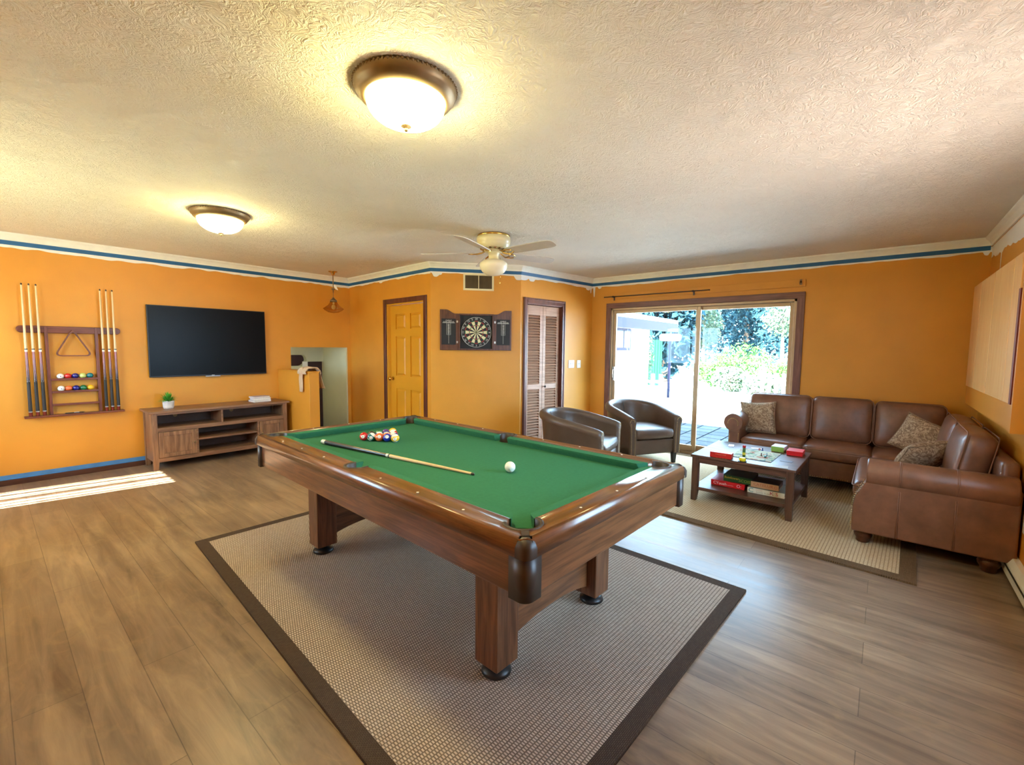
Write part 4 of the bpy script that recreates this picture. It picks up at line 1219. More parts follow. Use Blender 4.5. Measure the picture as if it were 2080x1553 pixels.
rug('area_rug', [(0.715, 0.645), (2.784, 0.539), (2.905, 3.605), (0.898, 3.66)], 0.068, 'large beige woven rug with a dark border under the pool table', 'rugbig', 'rugborder', 0.012, math.radians(-3.2))
rug('area_rug', [(3.522, -0.225), (5.86, -0.31), (5.95, 2.86), (3.735, 2.96)], 0.085, 'sisal coloured woven rug with brown binding under the coffee table', 'rugsmall', 'rugborder2', 0.012, math.radians(-2.6))

PCX, PCY, PROT = 1.765, 2.011, math.radians(-2.41)
PWX, PLY, PTOP, PBOT = 1.314/2, 2.443/2, 0.794, 0.588
RUGZ = 0.0128
pt = thing('pool_table', 'walnut pool table with green felt standing on the large rug', 'pool table', (PCX, PCY, RUGZ), PROT)
ZT = PTOP-RUGZ; ZB_ = PBOT-RUGZ; RAIL = 0.115; CUSH = 0.05; BED = ZT-0.044
APR = 0.07   # apron starts below the rails
# apron boards (inset a little under the rail)
ins = 0.022
for s in (-1, 1):
    mb = MB(); x0 = s*(PWX-ins); mb.box(min(x0, x0-s*0.03), -PLY+0.07, ZB_, max(x0, x0-s*0.03), PLY-0.07, ZT-0.062); mb.build('apron', MAT['pwood'], pt, bevel=0.004)
    mb = MB(); y0 = s*(PLY-ins); mb.box(-PWX+0.07, min(y0, y0-s*0.03), ZB_, PWX-0.07, max(y0, y0-s*0.03), ZT-0.062); mb.build('apron', MAT['pwoodx'], pt, bevel=0.004)
MB().box(-PWX+0.06, -PLY+0.06, ZB_+0.01, PWX-0.06, PLY-0.06, BED-0.03).build('slate_bed', MAT['black'], pt)
# cloth bed
MB().box(-PWX+0.10, -PLY+0.10, BED-0.03, PWX-0.10, PLY-0.10, BED).build('bed_cloth', MAT['felt'], pt)
# rails: rounded section swept; four long halves + two short
def rail_section():
    # (distance from outer edge inward, z)
    return [(0.0, ZT-0.062), (0.0, ZT-0.030), (0.004, ZT-0.016), (0.014, ZT-0.005), (0.028, ZT), (RAIL, ZT), (RAIL, ZT-0.062)]
def add_rail(p0, p1, inward, m, name, gap0=0.0, gap1=0.0, mit0=True, mit1=True):
    d = (p1-p0).normalized(); mb = MB(); rows = []
    for (p, e, mit) in ((p0, 1, mit0), (p1, -1, mit1)):
        row = []
        for a, z in rail_section():
            k = a if mit else 0.0
            q = p + d*(e*k) + inward*a
            row.append(mb.bm.verts.new((q.x, q.y, z)))
        rows.append(row)
    A, B = rows; n = len(A)
    for i in range(n):
        j = (i+1) % n; f = mb.bm.faces.new((A[i], A[j], B[j], B[i])); f.smooth = i in (0, 1, 2, 3, 4)
    mb.bm.faces.new(A[::-1]); mb.bm.faces.new(B)
    return mb.build(name, MAT[m], pt)
CC = 0.062      # corner cap reach
V2 = Vector
add_rail(V2((-PWX, -PLY)), V2((-PWX, PLY)), V2((1, 0)), 'pwood', 'rail')
add_rail(V2((PWX, PLY)), V2((PWX, -PLY)), V2((-1, 0)), 'pwood', 'rail')
add_rail(V2((PWX, -PLY)), V2((-PWX, -PLY)), V2((0, 1)), 'pwoodx', 'rail')
add_rail(V2((-PWX, PLY)), V2((PWX, PLY)), V2((0, -1)), 'pwoodx', 'rail')
# pocket holes cut through rails, felt and bed
cut = MB()
POCK = []
for sx in (-1, 1):
    for sy in (-1, 1): POCK.append((sx*(PWX-RAIL-0.004), sy*(PLY-RAIL-0.004), 0.060))
    POCK.append((sx*(PWX-RAIL+0.018), 0.0, 0.056))
for x, y, r in POCK: cut.cyl((x, y, BED-0.12), (x, y, ZT+0.05), r, seg=32)
for sx in (-1, 1):
    for sy in (-1, 1):
        cut.prism([(sx*(PWX+0.02), sy*(PLY+0.02)), (sx*(PWX-0.052), sy*(PLY+0.02)), (sx*(PWX-0.052), sy*(PLY+0.001)), (sx*(PWX+0.001), sy*(PLY-0.052)), (sx*(PWX+0.02), sy*(PLY-0.052))][::(1 if sx*sy < 0 else -1)], ZT-0.1, ZT+0.05, 'xy')
cutter = cut.build('pocket_cutter', MAT['black'], pt)
def bake_cut(o):
    m = o.modifiers.new('cut', 'BOOLEAN'); m.object = cutter; m.solver = 'EXACT'
    dg = bpy.context.evaluated_depsgraph_get(); me = bpy.data.meshes.new_from_object(o.evaluated_get(dg))
    o.modifiers.clear(); o.data = me
for o in list(pt.children):
    if o.name.split('.')[0] in ('rail', 'bed_cloth', 'slate_bed'): bake_cut(o)
bpy.data.objects.remove(cutter)
# pocket liners (dark cups) and trim horseshoes
for x, y, r in POCK:
    mb = MB(); mb.lathe([(r-0.001, ZT-0.004), (r-0.001, BED-0.085), (0.0, BED-0.095)], (x, y, 0), 32)
    corner = abs(y) > 0.5
    ax_ = math.atan2(y, x) if corner else (0 if x > 0 else PI)
    cup = MB(); prof = []
    a0 = -PI*0.62; a1 = PI*0.62
    N = 24; rows = []
    for i in range(N+1):
        a = ax_ + a0+(a1-a0)*i/N; ca, sa = math.cos(a), math.sin(a)
        rows.append([cup.bm.verts.new((x+ca*rr, y+sa*rr, z)) for rr, z in ((r-0.003, BED-0.10), (r-0.003, ZT-0.002), (r+0.002, ZT+0.0025), (r+0.012, ZT+0.002), (r+0.013, ZT-0.002))])
    for A, B in zip(rows, rows[1:]):
        for i in range(4): f = cup.bm.faces.new((A[i], B[i], B[i+1], A[i+1])); f.smooth = True
    fl = [cup.bm.verts.new((x+(r-0.003)*math.cos(2*PI*i/24), y+(r-0.003)*math.sin(2*PI*i/24), BED-0.095)) for i in range(24)]
    cup.bm.faces.new(fl)
    cup.build('pocket', MAT['darkbrown'], pt)
# cushions: felt strips with angled ends and an undercut nose
def cushion(p0, p1, inward, c0, c1):
    d = (p1-p0).normalized(); L_ = (p1-p0).length; mb = MB(); rows = []
    prof = [(0.0, ZT-0.001, 0), (0.030, ZT-0.002, 0.5), (CUSH, ZT-0.005, 1), (CUSH-0.003, ZT-0.016, 0.97), (CUSH-0.016, BED-0.001, 0.7), (0.0, BED-0.001, 0)]
    for (p, e, c) in ((p0, 1, c0), (p1, -1, c1)):
        row = []
        for a, z, k in prof:
            q = p + d*(e*c*k) + inward*a; row.append(mb.bm.verts.new((q.x, q.y, z)))
        rows.append(row)
    A, B = rows; n = len(A)
    for i in range(n):
        j = (i+1) % n; mb.bm.faces.new((A[i], A[j], B[j], B[i]))
    mb.bm.faces.new(A[::-1]); mb.bm.faces.new(B)
    mb.build('cushion', MAT['felt'], pt)
xi, yi = PWX-RAIL, PLY-RAIL
g = 0.058; gs = 0.050
for s in (-1, 1):
    cushion(V2((s*xi, -s*(-yi+g))), V2((s*xi, s*gs)), V2((-s, 0)), 0.04, 0.012) if s > 0 else cushion(V2((-xi, -yi+g)), V2((-xi, -gs)), V2((1, 0)), 0.04, 0.012)
cushion(V2((xi, -yi+g)), V2((xi, -gs)), V2((-1, 0)), 0.04, 0.012)
cushion(V2((-xi, gs)), V2((-xi, yi-g)), V2((1, 0)), 0.012, 0.04)
cushion(V2((-xi+g, -yi)), V2((xi-g, -yi)), V2((0, 1)), 0.04, 0.04)
cushion(V2((-xi+g, yi)), V2((xi-g, yi)), V2((0, -1)), 0.04, 0.04)
# diamond sights
for s in (-1, 1):
    for k in (-3, -2, -1, 1, 2, 3):
        MB().cyl((s*(PWX-0.055), k*PLY*0.235, ZT-0.0005), (s*(PWX-0.055), k*PLY*0.235, ZT+0.0008), 0.0055, seg=12).build('sight', MAT['ivory'], pt)
    for k in (-1, 0, 1):
        MB().cyl((k*PWX*0.42, s*(PLY-0.055), ZT-0.0005), (k*PWX*0.42, s*(PLY-0.055), ZT+0.0008), 0.0055, seg=12).build('sight', MAT['ivory'], pt)
# corner castings: dark plastic cap over the rail corner and a rounded post below
for sx in (-1, 1):
    for sy in (-1, 1):
        R = Matrix.Translation((sx*PWX, sy*PLY, 0)) @ Matrix.Scale(sx, 4, (1, 0, 0)) @ Matrix.Scale(sy, 4, (0, 1, 0))
        # outline of the rounded corner in local (outside = +x,+y), corner at 0
        def arc(r, off, lead, n=8):
            c = -off-r
            return [(-lead, -off)] + [(c+r*math.sin(PI/2*i/n), c+r*math.cos(PI/2*i/n)) for i in range(n+1)] + [(-off, -lead)]
        mb = MB()
        sec = [(arc(0.03, -0.0015, 0.050), ZT-0.063), (arc(0.03, -0.0015, 0.050), ZT-0.030), (arc(0.03, 0.006, 0.047), ZT-0.012), (arc(0.028, 0.024, 0.042), ZT+0.0015)]
        rows = [[mb.bm.verts.new(R @ Vector((a, b, z))) for a, b in s_] for s_, z in sec]
        for A, B in zip(rows, rows[1:]):
            for i in range(len(A)-1): f = mb.bm.faces.new((A[i], A[i+1], B[i+1], B[i])); f.smooth = True
        topc = [R @ Vector(p) for p in ((-0.086, -0.066, ZT+0.0015), (-0.066, -0.086, ZT+0.0015))]
        tv_ = [mb.bm.verts.new(p) for p in topc]
        mb.bm.faces.new(rows[-1] + [tv_[1], tv_[0]])
        mb.build('corner_cap', MAT['darkbrown'], pt)
        mb = MB()
        out_ = arc(0.035, 0.008, 0.085)
        inn_ = [(-0.085, -0.06), (-0.06, -0.085)]
        poly = out_ + inn_[::-1]
        A = [mb.bm.verts.new(R @ Vector((a, b, ZB_-0.006))) for a, b in poly]; B = [mb.bm.verts.new(R @ Vector((a, b, ZT-0.062))) for a, b in poly]
        for i in range(len(poly)):
            f = mb.bm.faces.new((A[i], A[(i+1) % len(poly)], B[(i+1) % len(poly)], B[i])); f.smooth = True
        mb.bm.faces.new(A); mb.bm.faces.new(B)
        mb.build('corner_post', MAT['darkbrown'], pt)
# legs, levelling feet, arched end stretchers
LX, LYY = PWX-0.28, PLY-0.40; lw = 0.066
for sx in (-1, 1):
    for sy in (-1, 1):
        x, y = sx*LX, sy*LYY
        lg = MB().box(x-lw, y-lw, 0.052, x+lw, y+lw, ZB_+0.012).build('leg', MAT['pwoodz'], pt, bevel=0.004)
        MB().lathe([(0.0, 0.0), (0.062, 0.0), (0.066, 0.006), (0.060, 0.018), (0.035, 0.030), (0.022, 0.034), (0.020, 0.053)], (x, y, 0), 28).build('levelling_foot', MAT['blackmetal'], lg)
for sy in (-1, 1):
    y = sy*(LYY-0.005); n = 24
    poly = [(-LX+lw, ZB_+0.012), (-LX+lw, 0.100)]
    for i in range(n+1):
        t = i/n; x = -LX+lw + (2*LX-2*lw)*t
        u = abs(2*t-1)
        poly.append((x, 0.100 + 0.042*(1-u**2.2)))
    poly += [(LX-lw, 0.100), (LX-lw, ZB_+0.012)]
    cl_ = [poly[0]]
    for p in poly[1:]:
        if (Vector(p)-Vector(cl_[-1])).length > 1e-4: cl_.append(p)
    MB().prism(cl_, y-0.016, y+0.016, 'xz').build('stretcher', MAT['pwoodx'], pt, bevel=0.003)

# balls on the cloth
BEDZ = BED+RUGZ
ZBALL = BEDZ+BR
pA = on_z(739, 886, ZBALL); pB = on_z(806, 889.5, ZBALL)
ax_ = Vector((pB.x-pA.x, pB.y-pA.y)).normalized(); pd_ = Vector((-ax_.y, ax_.x))
if pd_.dot(Vector((FW.x, FW.y))) < 0: pd_ = -pd_
orderd = [[('red', False, '3', 'plain red ball with the number 3'), ('teal', True, '14', 'white ball with a dark green-blue stripe'), ('orange', False, '5', 'plain orange ball'), ('blue', False, '2', 'plain blue ball'), ('yellow', True, '9', 'white ball with a yellow stripe')],
          [('black', False, '8', 'black ball half hidden behind the red ball'), ('purple', True, '12', 'white ball with a purple stripe behind the orange ball'), ('orange', True, '13', 'white ball with an orange stripe behind the blue ball'), ('navy', True, '10', 'white ball with a navy stripe behind the yellow-striped ball')],
          [('green', False, '6', 'green ball hidden in the middle of the racked balls'), ('navy', False, '4', 'dark navy ball in the middle row of the racked balls'), ('red', True, '11', 'white ball with a red stripe behind the navy-striped ball')],
          [('purple', False, '7', 'purple ball deep in the racked balls'), ('maroon', True, '15', 'white ball with a maroon stripe at the back of the racked balls')],
          [('yellow', False, '1', 'plain yellow ball at the far tip of the racked balls')]]
D2 = BR*2.03
for r, rowb in enumerate(orderd):
    for i, (cname, st, num, lab) in enumerate(rowb):
        p = Vector((pA.x, pA.y)) + ax_*D2*(i+r*0.5) + pd_*D2*0.8661*r
        az = math.atan2(-p.x, p.y) + random.uniform(-0.6, 0.6)
        ball(cname, st, num, (p.x, p.y, ZBALL+0.0003), (random.uniform(-0.5, 0.2), random.uniform(-0.7, 0.7), az), lab+' on the pool table' if r == 0 else lab, 'balls racked on the pool table')
p = on_z(1036, 948, ZBALL)
ball('white', False, '', (p.x, p.y, ZBALL+0.0003), (0, 0, 0), 'lone white cue ball on the green pool table', 'cue balls on the pool table', False)
# cue lying on the cloth
a = on_z(655, 896.5, BEDZ+0.014); b = on_z(964, 963, BEDZ+0.0065)
cl_len = (Vector(b)-Vector(a)).length
cue1 = make_cue(cl_len); cue1.location = (a.x, a.y, BEDZ+0.0152)
tag(cue1, 'pool cue with a dark butt lying on the green felt', 'pool cue')
d = (Vector((b.x, b.y, BEDZ+0.0072))-Vector((a.x, a.y, BEDZ+0.0152))).normalized()
cue1.rotation_euler = d.to_track_quat('Z', 'Y').to_euler()
for ch in cue1.children:
    if ch.name.startswith('butt_cap') or ch.name.startswith('ring'): ch.data.materials[0] = MAT['ivory'] if ch.name.startswith('butt_cap') else MAT['black']
    if ch.name.startswith('forearm'): ch.data.materials[0] = plain('dark_ebony_butt', srgb(58, 38, 32), 0.3, coat=0.3)
    if ch.name.startswith('grip'): ch.data.materials[0] = plain('brown_black_wrap', srgb(46, 34, 32), 0.5)

# ------------------------------------------------------------------ towel over the half wall
tw = thing('towel', 'crumpled beige towel draped over the end of the half wall', 'towel', (HX0, HY0, HZ))
def hang(name, path, w0, w1, y0, y1, seed, fold):
    mb = MB(); N = len(path)*6; K = 16; rows = []
    for i in range(N+1):
        t = i/N*(len(path)-1); k = min(int(t), len(path)-2); f = t-k
        p = Vector(path[k]).lerp(Vector(path[k+1]), f)
        nrm = (Vector(path[k+1])-Vector(path[k])).normalized(); nrm = Vector((nrm.y, -nrm.x))
        ww = w0+(w1-w0)*i/N; yc = y0+(y1-y0)*i/N
        row = []
        for j in range(K+1):
            s = j/K-0.5
            off = fold*(0.5+0.5*noise.noise(Vector((s*5+seed, t*0.9, seed)))+0.35*math.sin(s*15+seed))
            row.append(mb.bm.verts.new((p.x - nrm.x*abs(off), yc+s*ww+0.012*noise.noise(Vector((t*2, s*3, seed))), p.y - nrm.y*abs(off))))
        rows.append(row)
    for A, B in zip(rows, rows[1:]):
        for j in range(K): f = mb.bm.faces.new((A[j], A[j+1], B[j+1], B[j])); f.smooth = True
    o = mb.build(name, MAT['cloth'], tw, fix=False)
    m = o.modifiers.new('solid', 'SOLIDIFY'); m.thickness = 0.006; m.offset = 0
    m = o.modifiers.new('sub', 'SUBSURF'); m.levels = 1; m.render_levels = 1
    return o
wd = HX1-HX0
hang('hanging_strip', [(-0.012, -0.27), (-0.014, -0.10), (-0.012, 0.0), (0.005, 0.016), (0.05, 0.020)], 0.09, 0.15, 0.17, 0.16, 2.0, 0.018)
hang('folded_top', [(-0.020, -0.035), (-0.022, 0.0), (0.0, 0.020), (0.05, 0.030), (wd-0.03, 0.030), (wd+0.012, 0.012), (wd+0.018, -0.04)], 0.22, 0.24, 0.13, 0.13, 5.0, 0.034)
hang('hanging_flap', [(wd-0.02, 0.022), (wd+0.014, 0.004), (wd+0.035, -0.10), (wd+0.065, -0.20), (wd+0.075, -0.235)], 0.20, 0.26, 0.12, 0.15, 8.0, 0.014)

# ------------------------------------------------------------------ sectional sofa (modelled in room coordinates)
so = thing('sectional_sofa', 'brown leather corner sofa with rolled arms and nailhead trim', 'sofa', (0, 0, 0))
ZR = 0.0128
XBK = 5.99; YBK = -0.688
XF = 5.30; XFB = 5.36
YF = 0.130; YFB = 0.105
XA = 3.985
# base (two boxes forming the L)
mb = MB(); mb.rbox(((XFB+XBK)/2, (1.26+YBK)/2, 0.215), ((XBK-XFB)/2, (1.26-YBK)/2, 0.095), 0.015)
mb.rbox(((XA+0.05+XFB+0.05)/2, (YFB+YBK)/2, 0.205), ((XFB+0.05-XA-0.05)/2, (YFB-YBK)/2, 0.095), 0.015)
base = mb.build('base', MAT['leather'], so)
mb = MB()
n = 56
for i in range(n):
    y = 0.115 + (1.16-0.115)*i/(n-1)
    mb.sphere((XFB-0.001, y, 0.135), 0.0055, 6, 4)
for i in range(40):
    x = XA+0.2 + (XFB-XA-0.2)*i/39; mb.sphere((x, YFB+0.001, 0.125), 0.0055, 6, 4)
mb.build('nailhead_trim', MAT['stud'], base)
# back frames
mb = MB(); mb.rbox((XBK-0.05, (1.20+YBK)/2, 0.46), (0.05, (1.20-YBK)/2, 0.27), 0.03)
mb.build('back_frame', MAT['leather'], so)
mb = MB(); mb.rbox(((XA+0.10+XBK)/2, YBK+0.045, 0.415), ((XBK-XA-0.10)/2, 0.045, 0.305), 0.035)
mb.build('back_frame', MAT['leather'], so)
# seat cushions
def cushion_seat(x0, x1, y0, y1, z0, z1, puff=0.018):
    o = MB().rbox(((x0+x1)/2, (y0+y1)/2, (z0+z1)/2), ((x1-x0)/2, (y1-y0)/2, (z1-z0)/2), 0.042, (0.01, 0.008, puff)).build('seat_cushion', MAT['leather'], so)
    zc = z1-0.030
    e = 0.006
    pts = []
    r = 0.04
    for (cx_, cy_, a0) in ((x1-r+e, y1-r+e, 0), (x0+r-e, y1-r+e, PI/2), (x0+r-e, y0+r-e, PI), (x1-r+e, y0+r-e, 1.5*PI)):
        for i in range(5): pts.append((cx_+r*math.cos(a0+PI/2*i/4), cy_+r*math.sin(a0+PI/2*i/4), zc))
    MB().tube(pts, 0.0048, 6, closed=True).build('piping', MAT['piping'], o)
    return o
cushion_seat(XF, 5.86, 0.600, 1.165, 0.315, 0.450)
cushion_seat(XF, 5.86, 0.050, 0.595, 0.315, 0.446)
cushion_seat(5.25, 5.86, -0.44, 0.045, 0.310, 0.438)
cushion_seat(XA+0.185, 5.245, -0.44, YF, 0.295, 0.425)
# back cushions
def back_cushion(cx_, cy_, w, h, th, zb, face, tilt, puff=0.035):
    # face: rotation about z so that local -y is the front
    R = Matrix.Translation((cx_, cy_, zb)) @ Matrix.Rotation(face, 4, 'Z') @ Matrix.Rotation(-tilt, 4, 'X')
    o = MB().rbox((0, 0, h/2), (w/2, th/2, h/2), 0.055, (0.012, puff, 0.012), mat=R).build('back_cushion', MAT['leather'], so)
    for yy in (-th/2+0.010, th/2-0.010):
        pts = []; r = 0.055; e = 0.002
        for (a, b, a0) in ((w/2-r+e, h-r+e, 0), (-w/2+r-e, h-r+e, PI/2), (-w/2+r-e, r-e, PI), (w/2-r+e, r-e, 1.5*PI)):
            for i in range(5): pts.append(R @ Vector((a+r*math.cos(a0+PI/2*i/4), yy, b+r*math.sin(a0+PI/2*i/4))))
        MB().tube(pts, 0.0042, 6, closed=True).build('piping', MAT['piping'], o)
    return o
F1 = -PI/2   # facing -x
tl = math.radians(9)
back_cushion(5.800, 0.885, 0.605, 0.455, 0.17, 0.445, F1, tl)
back_cushion(5.800, 0.316, 0.515, 0.455, 0.17, 0.443, F1, tl)
back_cushion(5.800, -0.215, 0.52, 0.450, 0.17, 0.440, F1, tl)
F2 = PI      # facing +y
back_cushion(5.27, -0.475, 0.66, 0.42, 0.17, 0.43, F2, tl)
back_cushion(4.61, -0.475, 0.64, 0.42, 0.17, 0.425, F2, tl)
# rolled arm nearest the camera (runs along y)
RZ_, RR = 0.535, 0.098
ax0 = XA+0.075
def scroll(cx_, zc, r, x_out, x_in, zbot, n=18):
    # outline in (a, z): outer side at smaller a
    pts = [(x_out, zbot), (x_out, zc-r*0.95)]
    for i in range(n+1):
        t = math.radians(235) - math.radians(290)*i/n
        pts.append((cx_+r*math.cos(t), zc+r*math.sin(t)))
    pts += [(x_in, zc-r*0.6), (x_in, zbot)]
    return pts
arm = MB()
arm.cyl((ax0, 0.052, RZ_), (ax0, YBK+0.01, RZ_), RR, seg=36)
# rounded ends of the roll
arm.lathe([(RR*math.cos(u), 0.016*math.sin(u)) for u in [PI/2*i/6 for i in range(7)]], (0, 0, 0), 36) if False else None
front = [(YF-0.012, 0.105), (YF-0.010, 0.20), (YF-0.012, 0.30), (YF-0.022, 0.36), (0.078, 0.42), (0.055, 0.47), (0.050, 0.56)]
poly = [(YBK, 0.105)] + front + [(YBK, 0.56)]
arm.prism(poly, XA+0.002, XA+0.15, 'yz')
armo = arm.build('arm', MAT['leather'], so, bevel=0.012, seg=3)
for y in (-0.125, -0.405):
    mb = MB()
    pts = [(XA+0.0005, y, 0.11), (XA+0.0005, y, 0.44)]
    mb.tube(pts, 0.0028, 6); mb.tube([(p[0], p[1]-0.009, p[2]) for p in pts], 0.0022, 6)
    arc_ = [(ax0+(RR+0.0005)*math.cos(t), y, RZ_+(RR+0.0005)*math.sin(t)) for t in [math.radians(215-165*i/14) for i in range(15)]]
    mb.tube(arc_, 0.0028, 6); mb.tube([(p[0], p[1]-0.009, p[2]) for p in arc_], 0.0022, 6)
    mb.build('seam_welt', MAT['piping'], armo)
mb = MB()
fr = [(p[0]+0.004, p[1]) for p in front[:-1]]
def along(pts, step):
    out = []; acc = 0
    for a, b in zip(pts, pts[1:]):
        a = Vector(a); b = Vector(b); L_ = (b-a).length; t = acc
        while t < L_: out.append(a+(b-a)*t/L_); t += step
        acc = t-L_
    return out
for q in along(fr, 0.016):
    mb.sphere((XA+0.010, q.x, q.y), 0.005, 6, 4); mb.sphere((XA+0.128, q.x, q.y), 0.005, 6, 4)
mb.build('nailhead_trim', MAT['stud'], armo)
# rolled arm at the patio end (runs along x, front faces -x)
YA, ZA, RA = 1.245, 0.600, 0.098
arm = MB(); arm.cyl((XF-0.005, YA, ZA), (XBK-0.06, YA, ZA), RA, seg=36)
arm.prism([(1.175, 0.125), (1.290, 0.125), (1.290, 0.52), (1.262, 0.62), (1.20, 0.62), (1.175, 0.52)], XF+0.004, XBK-0.02, 'yz')
armo2 = arm.build('arm', MAT['leather'], so, bevel=0.010, seg=3)
pts = []
pts += [(1.188, 0.14+0.34*i/20) for i in range(21)]
pts += [(YA+(-0.052)*math.cos(t), ZA-0.01+0.058*math.sin(t)) for t in [PI*i/12-0.3 for i in range(14)]]
pts2 = [(1.278, 0.14+0.33*i/20) for i in range(21)]
mb = MB()
for y, z in pts + pts2: mb.sphere((XF-0.006 if z > 0.5 else XF+0.003, y, z), 0.0055, 6, 4)
mb.build('nailhead_trim', MAT['stud'], armo2)
def bun_foot(x, y, z, h=0.10):
    prof = [(0.0, 0.0), (0.036, 0.0), (0.040, h*0.10), (0.040, h*0.25), (0.052, h*0.42), (0.056, h*0.58), (0.050, h*0.70), (0.046, h*0.76), (0.058, h*0.88), (0.058, h), (0.0, h)]
    MB().lathe(prof, (x, y, z), 24).build('foot', MAT['foot'], so)
bun_foot(4.085, 0.050, ZR, 0.098); bun_foot(4.075, -0.585, 0.0005, 0.110)
bun_foot(5.42, 1.18, ZR, 0.11); bun_foot(5.90, 1.18, 0.0005 if False else ZR, 0.11); bun_foot(5.90, -0.58, 0.0005, 0.11)

# throw pillows
def pillow(loc, rot, w, h, th, label):
    t = thing('throw_pillow', label, 'pillow', loc, 0, 'paisley pillows on the sofa')
    t.rotation_euler = rot
    mb = MB(); N = 18
    g_ = {}
    for sgn in (-1, 1):
        for i in range(N+1):
            for j in range(N+1):
                u, v = 2*i/N-1, 2*j/N-1
                e = (1-abs(u)**2.4)*(1-abs(v)**2.4)
                pinch = 1-0.085*(1-u*u)*(abs(v)**3)
                pinch2 = 1-0.085*(1-v*v)*(abs(u)**3)
                x = u*w/2*pinch2; z = v*h/2*pinch
                if (i in (0, N) or j in (0, N)) and sgn == 1: g_[(sgn, i, j)] = g_[(-1, i, j)]; continue
                g_[(sgn, i, j)] = mb.bm.verts.new((x, sgn*th/2*max(e, 0)**0.55, z+h/2))
        for i in range(N):
            for j in range(N):
                q = [g_[(sgn, i, j)], g_[(sgn, i+1, j)], g_[(sgn, i+1, j+1)], g_[(sgn, i, j+1)]]
                if sgn > 0: q = q[::-1]
                f = mb.bm.faces.new(q); f.smooth = True
    rim = [g_[(-1, i, 0)].co.copy() for i in range(N)] + [g_[(-1, N, j)].co.copy() for j in range(N)] + [g_[(-1, i, N)].co.copy() for i in range(N, 0, -1)] + [g_[(-1, 0, j)].co.copy() for j in range(N, 0, -1)]
    c = mb.build('cover', MAT['paisley'], t)
    MB().tube(rim, 0.004, 6, closed=True).build('piping', plain('pillow_piping', srgb(150, 124, 96), 0.8), t)
    return t
pillow((5.60, 1.055, 0.462), (math.radians(-14), math.radians(-5), -PI/2), 0.36, 0.36, 0.12, 'paisley pillow at the patio end of the sofa')
pillow((5.42, -0.21, 0.470), (math.radians(-16), math.radians(20), math.radians(-118)), 0.36, 0.34, 0.12, 'paisley pillow tucked into the corner of the sofa')
pillow((4.86, -0.22, 0.442), (math.radians(40), math.radians(-8), math.radians(-50)), 0.40, 0.33, 0.17, 'paisley pillow in front, nearest the big sofa arm')

# ------------------------------------------------------------------ two barrel armchairs
def armchair():
    t = new_empty('armchair')
    Wd, Dp = 0.66, 0.70
    Rr = 0.315; yc = 0.05
    path = []
    fr_y = -0.33
    n1, n2 = 8, 20
    for i in range(n1): path.append((Rr, fr_y + (yc-fr_y)*i/n1, 1, 0))
    for i in range(n2+1):
        a = PI*i/n2; path.append((Rr*math.cos(a), yc+Rr*1.02*math.sin(a), math.cos(a), math.sin(a)))
    for i in range(1, n1+1): path.append((-Rr, yc + (fr_y-yc)*i/n1, -1, 0))
    mb = MB(); rows = []
    ymax = yc+Rr*1.02
    for (x, y, nx, ny) in path:
        k = (y-fr_y)/(ymax-fr_y)
        h = 0.575 + (0.720-0.575)*(k**0.8)
        fl = 0.012+0.03*k
        prof = []
        prof.append((0.038, 0.125)); prof.append((0.040, 0.30)); prof.append((0.044+fl*0.5, h-0.10))
        prof.append((0.050+fl, h-0.075))
        rc = 0.050; cxr = 0.006+fl; czr = h-rc
        for i in range(9):
            a = math.radians(-20+220*i/8)
            prof.append((cxr+rc*math.cos(a), czr+rc*math.sin(a)))
        prof.append((-0.028+fl*0.5, h-0.13)); prof.append((-0.042, 0.36)); prof.append((-0.042, 0.125))
        rows.append([mb.bm.verts.new((x+nx*d, y+ny*d, z)) for d, z in prof])
    for A, B in zip(rows, rows[1:]):
        for i in range(len(A)):
            j = (i+1) % len(A); f = mb.bm.faces.new((A[i], A[j], B[j], B[i])); f.smooth = True
    mb.bm.faces.new(rows[0][::-1]); mb.bm.faces.new(rows[-1])
    shell = mb.build('back_shell', MAT['leatherdk'], t)
    mb = MB()
    for s in (1, -1):
        for zz in [0.135+0.016*i for i in range(24)]:
            for off in (0.030, -0.020):
                k2 = max(0, (zz-0.38)/0.15)
                mb.sphere((s*(Rr+off+0.012*k2), fr_y-0.001, zz), 0.0042, 6, 4)
        for i in range(9):
            a = PI*i/8; mb.sphere((s*(Rr+0.024+0.030*math.cos(a)), fr_y-0.001, 0.530+0.030*math.sin(a)), 0.0042, 6, 4)
    mb.build('nailhead_trim', MAT['stud'], shell)
    MB().tube([(0, yc+Rr*1.02-0.0445, 0.37), (0, yc+Rr*1.02-0.030, 0.60), (0, yc+Rr*1.02-0.004, 0.68)], 0.003, 6).build('back_seam', MAT['black'], shell)
    MB().rbox((0, -0.03, 0.215), (Rr-0.035, 0.285, 0.088), 0.02).build('seat_rail', MAT['leatherdk'], t)
    mb = MB().rbox((0, -0.06, 0.37), (Rr-0.040, 0.275, 0.062), 0.045, (0, 0.008, 0.022))
    sc_ = mb.build('seat_cushion', MAT['leatherdk'], t)
    for (x, y) in ((0.29, -0.30), (-0.29, -0.30), (0.24, 0.26), (-0.24, 0.26)):
        m = MB(); P = [(x-0.018, y-0.018, 0), (x+0.018, y-0.018, 0), (x+0.018, y+0.018, 0), (x-0.018, y+0.018, 0)]
        Q = [(x-0.026, y-0.026, 0.127), (x+0.026, y-0.026, 0.127), (x+0.026, y+0.026, 0.127), (x-0.026, y+0.026, 0.127)]
        for k in range(4): m.quad(P[k], P[(k+1) % 4], Q[(k+1) % 4], Q[k])
        m.quad(*P[::-1]); m.quad(*Q)
        m.build('leg', MAT['black'], t, bevel=0.002)
    return t
ch1 = armchair()
